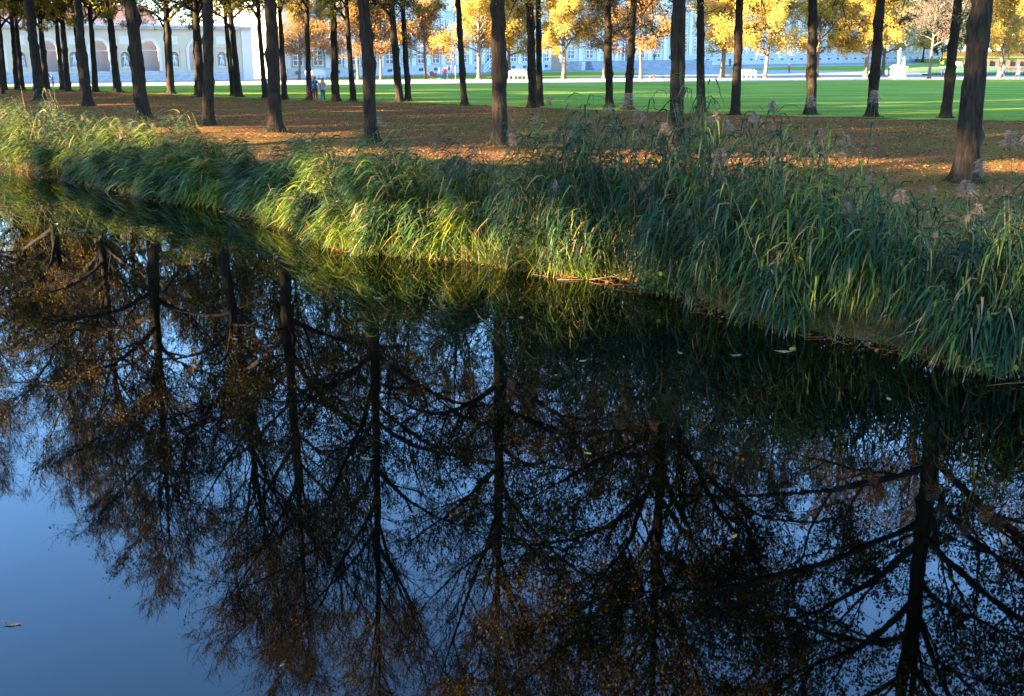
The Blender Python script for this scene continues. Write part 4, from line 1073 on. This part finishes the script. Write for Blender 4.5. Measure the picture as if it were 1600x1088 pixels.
def block(name, label, a, b, H, depth, bay, rows_, wall_mat, pilasters=True, z0=0.0, plinth=1.3, first=None, roof=True, seed=1):
    f = Frame(a, b); root = empty(name, (f.o[0], f.o[1], z0), f.rz); L = f.L
    tag(root, label, 'building')
    MB().box(0, L, 0, depth, 0, H).build('wall', M[wall_mat], root)
    n = int(round(L / bay)); bay = L / n
    sets = [(window_meshes(w, h, rt, 2, rr), z) for (w, h, rt, rr, z) in rows_]
    for k in range(n):
        x = (k + .5) * bay
        for (fm, bm_, pm), z in sets:
            wo = link(bpy.data.objects.new('window', fm), root); wo.location = (x, 0, z)
            link(bpy.data.objects.new('pane', pm), wo); link(bpy.data.objects.new('glazing_bars', bm_), wo)
        if pilasters:
            p = link(bpy.data.objects.new('pilaster', PIL), root); p.location = (k * bay + .0, 0, plinth); p.scale = (1, 1, H - plinth - .9)
    mb = MB(); mb.box(-.2, L + .2, -.35, -.004, H - .9, H - .55); mb.box(-.3, L + .3, -.7, .4, H - .25, H + .1); mb.build('cornice', M['plaster_trim'], root)
    mb = MB(); mb.box(0, L, -.12, -.004, H * .46, H * .46 + .25); mb.build('string_course', M['plaster_trim'], root)
    if plinth:
        stone_courses(root, 'stone_block', 0, min(L, 62), 0, plinth, 0, M['stone_grey'], seed, 2.0, 2)
        mb = MB(); mb.box(-.05, L + .05, -.04, -.004, 0, plinth - .01); mb.build('plinth_core', M['stone_grey'], root)
        for k in range(n):
            v = link(bpy.data.objects.new('cellar_window', CELLAR), root); v.location = ((k + .5) * bay, 0, plinth * .42)
    if roof:
        mb = MB(); mb.add([(-.2, -.3, H + .1), (L + .2, -.3, H + .1), (L + .2, depth, H + .1), (-.2, depth, H + .1), (2, depth * .5, H + 5), (L - 2, depth * .5, H + 5)],
                          [(0, 1, 5, 4), (2, 3, 4, 5), (1, 2, 5), (3, 0, 4)]); mb.build('roof', M['roof_red'], root)
    return root
PIL = MB().box(-.55, .55, -.14, -.004, 0, 1).mesh('pilaster', M['plaster_trim'])
CELLAR = MB().box(-.55, .55, -.115, -.02, 0, .42).mesh('cellar_window', M['glass'])
block('palace', 'white palace block with tall windows behind the small orange trees', (-30, 150), (7.5, 215), 15.0, 16, 4.15,
      [(1.75, 3.2, False, 5, 1.75), (1.6, 1.3, False, 2, 7.0), (1.75, 2.5, False, 4, 9.9)], 'plaster_white', seed=5)
block('palace', 'tall central palace front behind the dark broad steps', (9.5, 219), (37.5, 252), 21.0, 22, 6.2,
      [(2.0, 2.9, False, 4, 2.2), (2.0, 4.2, True, 4, 8.2), (1.6, 1.4, False, 2, 15)], 'plaster_white', seed=6)
block('palace', 'long white palace wing receding behind the golden trees', (40, 272), (139, 364), 14.0, 16, 4.6,
      [(1.9, 4.2, False, 5, 3.3), (1.7, 1.6, False, 2, 9.6)], 'plaster_white', plinth=2.6, seed=7)
# centre door and balcony rails of the middle front
CF = Frame((9.5, 219), (37.5, 252))
def cf_point(x, y, z=0):
    c, s_ = math.cos(CF.rz), math.sin(CF.rz); return (CF.o[0] + c * x - s_ * y, CF.o[1] + s_ * x + c * y, z)
def build_steps():
    root = empty('broad_steps', (CF.o[0], CF.o[1], 0), CF.rz)
    tag(root, 'broad dark stone steps leading up to the central palace front', 'steps')
    n = 9; x0, x1 = -2.0, CF.L + 1.5; top = 1.55
    for k in range(n):
        MB().box(x0 + .45 * k, x1 - .45 * k, -9.5 + .42 * k, -5.0, top * k / n, top * (k + 1) / n - .004).build('step', M['stair_stone'], root)
    MB().box(x0 + 3, x1 - 3, -5.0, -.15, 0, top).build('landing', M['gravel'], root)
    for xs in (x0 - 1.2, x1 + .1):
        MB().prism([(xs, 0), (xs + 1.1, 0), (xs + 1.1, top), (xs, top)], -7.5, -3.5).build('flank_wall', M['stone_grey'], root)
build_steps()
def cdoor():
    root = empty('palace_door', cf_point(CF.L * .52, -.06, 1.55), CF.rz)
    tag(root, 'dark double door at the top of the palace steps', 'door')
    MB().box(-1.0, 1.0, -.12, -.06, 0, 3.6).build('leaf', M['metal_dark'], root)
    mb = MB(); mb.box(-1.35, -1.0, -.2, -.02, 0, 3.7); mb.box(1.0, 1.35, -.2, -.02, 0, 3.7); mb.box(-1.5, 1.5, -.28, -.02, 3.7, 4.1); mb.build('surround', M['plaster_trim'], root)
cdoor()

def timber_stair():
    # runs up along the first palace block
    f = Frame((-30, 150), (7.5, 215)); root = empty('timber_stair', (0, 0, 0), f.rz)
    c, s_ = math.cos(f.rz), math.sin(f.rz); x = 49.0
    root.location = (f.o[0] + c * x + s_ * 1.6, f.o[1] + s_ * x - c * 1.6, 0)
    for yy in (-.7, .7):
        MB().prism([(0, 0), (.35, 0), (5.2, 2.5), (5.2, 2.8), (4.9, 2.8)], yy - .04, yy + .04).build('stringer', M['white_paint'], root)
        mb = MB(); mb.bar((0, yy, 1.0), (5.1, yy, 3.7), .05); mb.bar((0, yy, .55), (5.1, yy, 3.25), .035)
        for t in (0, .33, .66, 1): mb.bar((5.1 * t, yy, 2.7 * t), (5.1 * t, yy, 1.0 + 2.7 * t), .05)
        mb.build('railing', M['white_paint'], root)
    for k in range(10): MB().box(.2 + k * .5, .55 + k * .5, -.66, .66, .2 + k * .26, .25 + k * .26).build('tread', M['timber'], root)
    for yy in (-.7, .7): MB().box(5.0, 5.12, yy - .06, yy + .06, 0, 2.5).build('post', M['white_paint'], root)
    tag(root, 'white temporary stair with railings against the palace, behind the brilliant yellow tree', 'stair')
timber_stair()

# ------------------------------------------------------------------ benches, statue, sapling
def bench(x, y, rz, w, label):
    root = empty('garden_bench', (x, y, 0), rz); tag(root, label, 'bench', 'white garden benches')
    seat = empty('seat'); seat.parent = root
    for k in range(4): MB().box(-w / 2, w / 2, -.5 + k * .13, -.39 + k * .13, .46, .5).build('slat', M['white_paint'], seat)
    back = empty('backrest'); back.parent = root
    n = 14                                                # solid back with a curved top edge
    pts = [(-w / 2, .5), (w / 2, .5)] + [(w / 2 * (1 - 2 * k / n), 1.02 + .22 * math.sin(math.pi * k / n) ** .7) for k in range(n + 1)]
    MB().prism(pts, .06, .12).build('back_board', M['white_paint'], back)
    mb = MB(); mb.box(-w / 2 - .05, w / 2 + .05, .05, .14, .94, 1.0); mb.build('rail', M['white_paint'], back)
    for s in (-1, 1):
        mb = MB(); x0 = s * (w / 2 - .06)
        mb.box(x0 - .05, x0 + .05, -.52, -.40, 0, .72); mb.box(x0 - .06, x0 + .06, -.55, .1, .70, .77); mb.build('armrest', M['white_paint'], root)
    for q in np.linspace(-w / 2 + .08, w / 2 - .08, 5):
        MB().box(q - .05, q + .05, .0, .11, 0, .5).build('leg', M['white_paint'], root)
        MB().box(q - .05, q + .05, -.48, -.38, 0, .455).build('leg', M['white_paint'], root)
bench(.75, 149.0, .05, 2.4, 'white curved-back garden bench beside the sunlit thick trunk')
bench(31.6, 151.2, -.15, 2.5, 'white garden bench with arm rests right of the stout golden tree')
bench(-26.0, 149.5, .15, 2.2, 'small white garden bench far behind the walking couple')
bench(98.5, 250, -.2, 3.0, 'distant white bench before the palace end, right of the statue')

def skin_mesh(joints, bones, sub=2, root=0):
    """continuous surface grown over a skeleton; joints = [(x,y,z,r)] or [(x,y,z,rx,ry)]"""
    me = bpy.data.meshes.new('tmp'); me.from_pydata([j[:3] for j in joints], bones, [])
    o = bpy.data.objects.new('tmp', me); COL.objects.link(o)
    sk = o.modifiers.new('s', 'SKIN'); sk.use_smooth_shade = True
    if not me.skin_vertices:
        import bmesh
        bm = bmesh.new(); bm.from_mesh(me); bm.verts.layers.skin.verify(); bm.to_mesh(me); bm.free()
    lay = me.skin_vertices[0].data
    for k, j in enumerate(joints):
        lay[k].radius = (j[3], j[4] if len(j) > 4 else j[3]); lay[k].use_root = (k == root)
    ss = o.modifiers.new('d', 'SUBSURF'); ss.levels = sub; ss.render_levels = sub
    dg = bpy.context.evaluated_depsgraph_get()
    out = bpy.data.meshes.new_from_object(o.evaluated_get(dg))
    bpy.data.objects.remove(o); bpy.data.meshes.remove(me)
    return out

PM = {}
def cloth(c):
    k = tuple(c)
    if k not in PM: PM[k] = plain('cloth_%d' % len(PM), c, .85, .2, vary=.15, scale=18)
    return PM[k]
SKIN_C = (.36, .20, .13)

def person(x, y, z, h, rz, top, legs, hair, label, stride=.12, arm=.15, cap=None, long_hair=False, sit=False, skirt=False, arm_out=None, name='person'):
    """standing, walking or sitting figure, facing -Y before rotation"""
    s = h / 1.75
    st = stride
    if sit:
        hip = .50; J = [(0, 0, hip, .15, .13)]
        kn = [(-.10, -.40, hip + .02), (.10, -.42, hip + .02)]; an = [(-.10, -.42, .08), (.10, -.48, .08)]
        sh = hip + .46
    else:
        hip = .93; kn = [(-.09, -.5 * st - .03, .50), (.09, .5 * st - .05, .50)]; an = [(-.09, -st, .08), (.09, st, .10)]
        sh = 1.42; J = [(0, 0, hip, .155, .12)]
    # 0 pelvis,1 waist,2 chest,3 neck,4 head low,5 head top
    J += [(0, .0, hip + .18, .135, .105), (0, .0, sh - .10, .17, .12), (0, -.01, sh + .09, .058), (0, -.03, sh + .18, .085), (0, -.02, sh + .31, .078)]
    B = [(0, 1), (1, 2), (2, 3), (3, 4), (4, 5)]
    for q in (0, 1):
        sx = -1 if q == 0 else 1
        i = len(J); J += [(sx * .10, 0, hip - .08, .118), (*kn[q], .088), (*an[q], .064), (an[q][0], an[q][1] - .16, an[q][2] - .045, .038)]
        B += [(0, i), (i, i + 1), (i + 1, i + 2), (i + 2, i + 3)]
        i = len(J); sw = arm * (1 if q == 0 else -1)
        el = (sx * .27, sw * .5, sh - .30); wr = (sx * .25, sw - .08, sh - .55)
        if arm_out == sx: el = (sx * .34, .02, sh - .28); wr = (sx * .42, -.10, sh - .50)
        if sit: wr = (sx * .14, -.30, sh - .36)
        ha = (wr[0], wr[1] - .03, wr[2] - .12)
        J += [(sx * .19, 0, sh - .02, .080), (*el, .066), (*wr, .050), (*ha, .034)]
        B += [(2, i), (i, i + 1), (i + 1, i + 2), (i + 2, i + 3)]
    J = [(a[0] * s, a[1] * s, a[2] * s, *[r * s for r in a[3:]]) for a in J]
    me = skin_mesh(J, B, 2)
    me.name = 'body'
    me.materials.clear()
    for m in (cloth(SKIN_C), cloth(top), cloth(legs), cloth(hair), cloth((.03, .025, .02))): me.materials.append(m)
    shz = sh * s
    jn = np.array([j[:3] for j in J]); hands = [len(J) - 9, len(J) - 1]
    hand_pts = jn[[9 + 4, 17 + 4]] if False else jn[[13, 21]]
    for p in me.polygons:
        c = p.center
        d = min((Vector(tuple(q)) - c).length for q in hand_pts)
        if c.z > shz + .08 * s:
            k = 3 if (c.z > shz + .30 * s or (c.y > .0 * s and c.z > shz + .14 * s)) else 0
        elif d < .075 * s: k = 0
        elif c.z < .075 * s or (c.z < .11 * s and c.y < min(an[0][1], an[1][1]) * s): k = 4
        elif (not sit and c.z > (hip - .06) * s) or (sit and c.z > (hip + .10) * s and c.y > -.22 * s) or abs(c.x) > .21 * s: k = 1
        else: k = 2
        p.material_index = k
    root = empty(name, (x, y, z), rz); tag(root, label, 'person')
    link(bpy.data.objects.new('body', me), root)
    g = np.random.default_rng(int(abs(x * 31 + y * 17)))
    # hair or cap as a shaped shell
    hz = shz + .25 * s
    mb = MB(); prof = [(.001, .118), (.06, .108), (.095, .07), (.104, .02), (.096, -.03)]
    if long_hair: prof = prof[:-1] + [(.110, -.04), (.115, -.14), (.10, -.24), (.05, -.27)]
    sides = 12; v = []
    for r, zz in prof:
        for k in range(sides):
            a = 2 * math.pi * k / sides; yy = math.sin(a) * r
            if zz < .03 and yy < 0: yy *= .35
            v.append((math.cos(a) * r * s, (yy + .005) * s, hz + zz * s))
    mb.add(v, [(i * sides + k, i * sides + (k + 1) % sides, (i + 1) * sides + (k + 1) % sides, (i + 1) * sides + k) for i in range(len(prof) - 1) for k in range(sides)])
    if cap is not None:
        mb.box(-.07 * s, .07 * s, -.20 * s, -.06 * s, hz + .035 * s, hz + .05 * s)
    mb.build('cap' if cap is not None else 'hair', cloth(cap if cap is not None else hair), root, True)
    # face
    f = MB(); f.bar((0, -.112 * s, hz - .035 * s), (0, -.135 * s, hz - .06 * s), .014 * s, 6, .018 * s); f.build('nose', cloth(SKIN_C), root)
    for sx in (-1, 1):
        f = MB(); f.lathe([(.001, hz - .012 * s), (.012 * s, hz - .02 * s), (.001, hz - .028 * s)], 8, (sx * .032 * s, -.098 * s)); f.build('eye', cloth((.02, .02, .02)), root)
        f = MB(); f.lathe([(.001, hz + .0 * s), (.02 * s, hz - .03 * s), (.001, hz - .065 * s)], 8, (sx * .088 * s, -.015 * s)); f.build('ear', cloth(SKIN_C), root)
    f = MB(); f.box(-.028 * s, .028 * s, -.112 * s, -.10 * s, hz - .085 * s, hz - .075 * s); f.build('mouth', cloth((.3, .1, .09)), root)
    # open jacket or shirt front
    if not sit:
        j = MB(); j.prism([(-.03 * s, shz + .07 * s), (.03 * s, shz + .07 * s), (.0, shz - .16 * s)], -.148 * s, -.112 * s); j.build('shirt_front', cloth((.42, .41, .40)), root)
    if skirt:
        k_ = MB(); k_.lathe([(.15 * s, (hip + .1) * s), (.20 * s, (hip - .12) * s), (.235 * s, (hip - .36) * s), (.22 * s, (hip - .36) * s)], 14); k_.build('coat_skirt', cloth(top), root, True)
    return root

NAVY = (.03, .04, .07); JEAN = (.035, .09, .13); DARKC = (.02, .02, .025)
person(-14.95, 84.9, .018, 1.75, .10, (.014, .065, .15), (.08, .010, .03), (.04, .03, .025), 'man in blue jacket, maroon trousers and cap, walking with a companion', .16, .12, cap=(.05, .05, .045), arm_out=1)
person(-14.35, 84.75, .018, 1.62, -.05, (.34, .21, .21), (.012, .06, .10), (.12, .045, .02), 'woman with long brown hair, pink top and blue jeans beside the man', .13, .1, long_hair=True)
person(-25.4, 139, .02, 1.50, 3.0, (.30, .28, .55), (.20, .30, .45), DARKC, 'small far figure in lilac top behind the walking couple', .1)
person(-24.7, 138, .02, 1.50, 2.4, (.55, .22, .22), NAVY, DARKC, 'small far figure in red top striding behind the walking couple', .25, .2)
person(-48.6, 118.5, .02, 1.18, -1.2, (.02, .025, .06), (.02, .02, .05), DARKC, 'small child in dark blue by the loggia plinth', .14, .15)
person(-49.2, 118.7, .02, 1.6, 1.2, (.02, .02, .03), (.02, .02, .03), DARKC, 'dark-clothed adult half hidden by a trunk, holding the child', .1, .1, arm_out=1)
person(-9.3, 143.2, .02, 1.45, 1.8, (.30, .42, .62), (.04, .14, .22), (.5, .48, .45), 'person in pale blue jacket bending beside a dark pram', .14, .35)
person(-8.6, 143.6, .02, 1.68, .4, (.38, .05, .06), (.03, .14, .16), DARKC, 'person in red top and teal trousers next to the dark pram', .08)
person(45.9, 186, .02, 1.5, .7, (.50, .05, .08), (.04, .05, .12), (.75, .74, .72), 'person in red jacket and white hat walking on the parterre gravel', .25, .2, cap=(.78, .77, .75))
person(57.6, 168.5, .02, 1.6, 1.1, (.70, .74, .80), (.07, .10, .22), DARKC, 'person in white top right behind the statue pedestal', .2, .15)
person(56.9, 169.5, .02, 1.45, .9, (.12, .25, .45), (.25, .06, .09), DARKC, 'person in blue top nearest the statue pedestal', .12, .15)
person(60.6, 158.0, .02, 1.5, .2, (.035, .05, .10), (.03, .035, .06), DARKC, 'person in navy jacket walking towards the lawn, left of two', .14, .15)
person(61.5, 158.3, .02, 1.5, .1, (.05, .12, .22), (.06, .03, .05), DARKC, 'person in mid-blue jacket half behind the leaning trunk', .1, .12)
person(67.5, 149.6, .02, 1.85, -1.35, (.68, .55, .56), (.03, .028, .03), (.05, .03, .02), 'stroller in pale pink coat and black leggings taking a long stride', .36, .3, skirt=True, long_hair=True)
person(66.0, 150.8, .02, 1.8, -1.4, (.04, .05, .06), (.05, .05, .06), DARKC, 'stroller in dark coat partly hidden by the orange gold tree trunk', .3, .2, skirt=True)
p = cf_point(CF.L * .74, -4.6, 1.56); person(p[0], p[1], p[2] - .05, 1.7, .6, NAVY, DARKC, DARKC, 'dark figure sitting on the top palace step', sit=True)
p = cf_point(CF.L * .62, -4.0, 1.56); person(p[0], p[1], p[2], 1.65, .3, DARKC, NAVY, DARKC, 'dark figure standing on the palace landing', .06)
person(50.8, 262, .02, 1.6, .3, DARKC, DARKC, DARKC, 'tiny dark figure standing before the long palace wing', .05)
person(97.0, 249, .02, 1.6, .2, (.05, .05, .12), DARKC, DARKC, 'tiny dark figure left of the distant bench', .05)
person(100.5, 249.3, .02, 1.6, -.3, (.30, .06, .12), DARKC, DARKC, 'tiny figure in dark red right of the distant bench', .05)

def pram():
    root = empty('pram', (-10.1, 142.9, .01), .3); tag(root, 'dark pram with wheels on the path before the palace windows', 'pram')
    mb = MB(); mb.prism([(-.45, .55), (.45, .55), (.5, .85), (.1, .9), (-.1, 1.15), (-.5, 1.0)], -.22, .22); mb.build('carriage', cloth((.04, .02, .03)), root)
    for sx in (-1, 1):
        for sy in (-1, 1):
            w = MB(); c = Vector((sx * .32, sy * .24, .16))
            for k in range(12):
                a, b = 2 * math.pi * k / 12, 2 * math.pi * (k + 1) / 12
                w.bar(c + Vector((math.cos(a) * .15, 0, math.sin(a) * .15)), c + Vector((math.cos(b) * .15, 0, math.sin(b) * .15)), .015, 5)
            w.build('wheel', M['metal_dark'], root)
    mb = MB(); mb.bar((.32, 0, .18), (-.3, 0, .58), .02); mb.bar((-.32, 0, .18), (.3, 0, .58), .02); mb.bar((.45, -.2, .8), (.75, -.2, 1.05), .015); mb.bar((.45, .2, .8), (.75, .2, 1.05), .015); mb.bar((.75, -.2, 1.05), (.75, .2, 1.05), .015)
    mb.build('frame', M['metal_dark'], root)
pram()

def sapling():
    root = empty('staked_sapling', (-7.75, 143.8, .01)); g = np.random.default_rng(8)
    tag(root, 'thin staked young tree with a red band and few orange leaves', 'tree')
    mb = MB(); mb.bar((0, 0, 0), (.05, 0, 2.0), .05, 7, .04); mb.bar((.05, 0, 2.0), (0, .05, 5.2), .04, 7, .012)
    for k in range(9):
        a = k * 2.4; z = 2.3 + k * .3; mb.bar((.03, 0, z), (.03 + math.cos(a) * .6, math.sin(a) * .6, z + .7), .014, 5, .005)
    mb.build('trunk', M['bark_pale'], root)
    for sx in (-.55, .5): MB().bar((sx, 0, 0), (sx, 0, 1.75), .045, 7).build('stake', M['timber'], root)
    MB().lathe([(.07, 1.15), (.09, 1.2), (.09, 1.75), (.07, 1.8)], 10).build('band', cloth((.55, .06, .05)), root)
    C = np.column_stack([g.normal(size=(260, 2)) * .45, g.uniform(2.3, 5.0, 260)]); V, Q = leaf_quads(C, g.uniform(.1, .18, 260), g)
    link(bpy.data.objects.new('crown', make_mesh('crown', V, Q, rnd=g.random(260), mats=[M['leaf_rust']])), root)
sapling()

def statue_figure(s, seed):
    g = np.random.default_rng(seed); t = g.normal(size=6) * .05
    J = [(0, 0, .95, .17, .15), (.03, 0, 1.15, .15, .12), (.0 + t[0], .02, 1.42, .19, .14), (.03, -.02, 1.60, .07), (.05 + t[1], -.04, 1.70, .10), (.04, -.02, 1.82, .09),
         (-.12, 0, .86, .13), (-.16, -.16, .5, .10), (-.14, .02, .12, .07), (-.16, -.14, .05, .05), (.12, 0, .86, .13), (.10, .03, .48, .11), (.12, .08, .10, .08), (.12, -.08, .05, .05),
         (-.22, 0, 1.46, .09), (-.40, -.10, 1.28 + t[2], .07), (-.30, -.28, 1.50 + t[3] * 2, .055), (.24, .02, 1.46, .09), (.38, .08, 1.20, .07), (.26, -.16, 1.02 + t[4], .06),
         (.30, .05, .85, .12), (.34, .08, .40, .14), (.34, .08, .08, .13)]
    B = [(0, 1), (1, 2), (2, 3), (3, 4), (4, 5), (0, 6), (6, 7), (7, 8), (8, 9), (0, 10), (10, 11), (11, 12), (12, 13), (2, 14), (14, 15), (15, 16), (2, 17), (17, 18), (18, 19), (10, 20), (20, 21), (21, 22)]
    return skin_mesh([(a[0] * s, a[1] * s, a[2] * s, *[r * s for r in a[3:]]) for a in J], B, 2)

def pedestal_statue():
    root = empty('garden_statue', (51.4, 149.2, .01), .2); tag(root, 'white marble statue group on a broad pedestal at the path', 'statue')
    mb = MB(); mb.box(-.85, .85, -.85, .85, 0, .25); mb.box(-.72, .72, -.72, .72, .25, 1.45); mb.box(-.85, .85, -.85, .85, 1.45, 1.62); mb.box(-.6, .6, -.6, .6, 1.62, 1.78); mb.build('pedestal', M['stone_white'], root)
    me = statue_figure(1.22, 4); me.materials.clear(); me.materials.append(M['stone_white'])
    f = link(bpy.data.objects.new('figure', me), root); f.location = (-.1, 0, 1.76); f.rotation_euler = (0, 0, .3)
    me2 = statue_figure(.62, 9); me2.materials.clear(); me2.materials.append(M['stone_white'])
    f = link(bpy.data.objects.new('child_figure', me2), root); f.location = (.42, -.1, 1.76); f.rotation_euler = (0, .12, -.5)
pedestal_statue()

for k, c in enumerate(NICHES[:7]):
    me = statue_figure(.88, 20 + k); me.materials.clear(); me.materials.append(M['stone_blue'])
    cs, sn = math.cos(LO.rz), math.sin(LO.rz); yy = .22
    root = empty('niche_statue', (LO.o[0] + cs * c - sn * yy, LO.o[1] + sn * c + cs * yy, 1.75), LO.rz)
    link(bpy.data.objects.new('figure', me), root)
    MB().box(-.36, .36, -.2, .2, 0, .06).build('base', M['stone_blue'], root)
    tag(root, ['grey stone statue in the last loggia niche by the white corner', 'grey stone statue in the second niche from the white corner', 'grey statue in the third niche, left of the black drainpipe',
               'grey statue in the fourth niche from the white loggia corner', 'grey statue in the fifth niche from the white loggia corner', 'grey statue in the sixth niche from the white loggia corner',
               'grey statue in the seventh niche from the white loggia corner'][k], 'statue', 'statues in the loggia niches')

def dog():
    J = [(0, 0, .42, .12), (.22, 0, .44, .13), (-.25, 0, .42, .11), (.36, 0, .52, .08), (.46, 0, .60, .075), (.58, 0, .57, .04),
         (.24, .08, .28, .05), (.26, .08, .03, .03), (.26, -.08, .28, .05), (.34, -.08, .03, .03), (-.24, .08, .28, .07), (-.30, .08, .17, .04), (-.26, .08, .03, .03),
         (-.24, -.08, .28, .07), (-.34, -.08, .17, .04), (-.34, -.08, .03, .03), (-.38, 0, .46, .035), (-.52, 0, .56, .02)]
    B = [(0, 1), (0, 2), (1, 3), (3, 4), (4, 5), (1, 6), (6, 7), (1, 8), (8, 9), (2, 10), (10, 11), (11, 12), (2, 13), (13, 14), (14, 15), (2, 16), (16, 17)]
    me = skin_mesh(J, B, 2); me.materials.clear(); me.materials.append(M['dog_fur'])
    root = empty('dog', (18.2, 146.0, .01), .15); link(bpy.data.objects.new('body', me), root)
    for sy in (-1, 1):
        e = MB(); e.prism([(.42, .66), (.50, .66), (.44, .54)], sy * .06 - .012, sy * .06 + .012); e.build('ear', M['dog_fur'], root)
    tag(root, 'small brown dog on the sunlit path', 'dog')
dog()
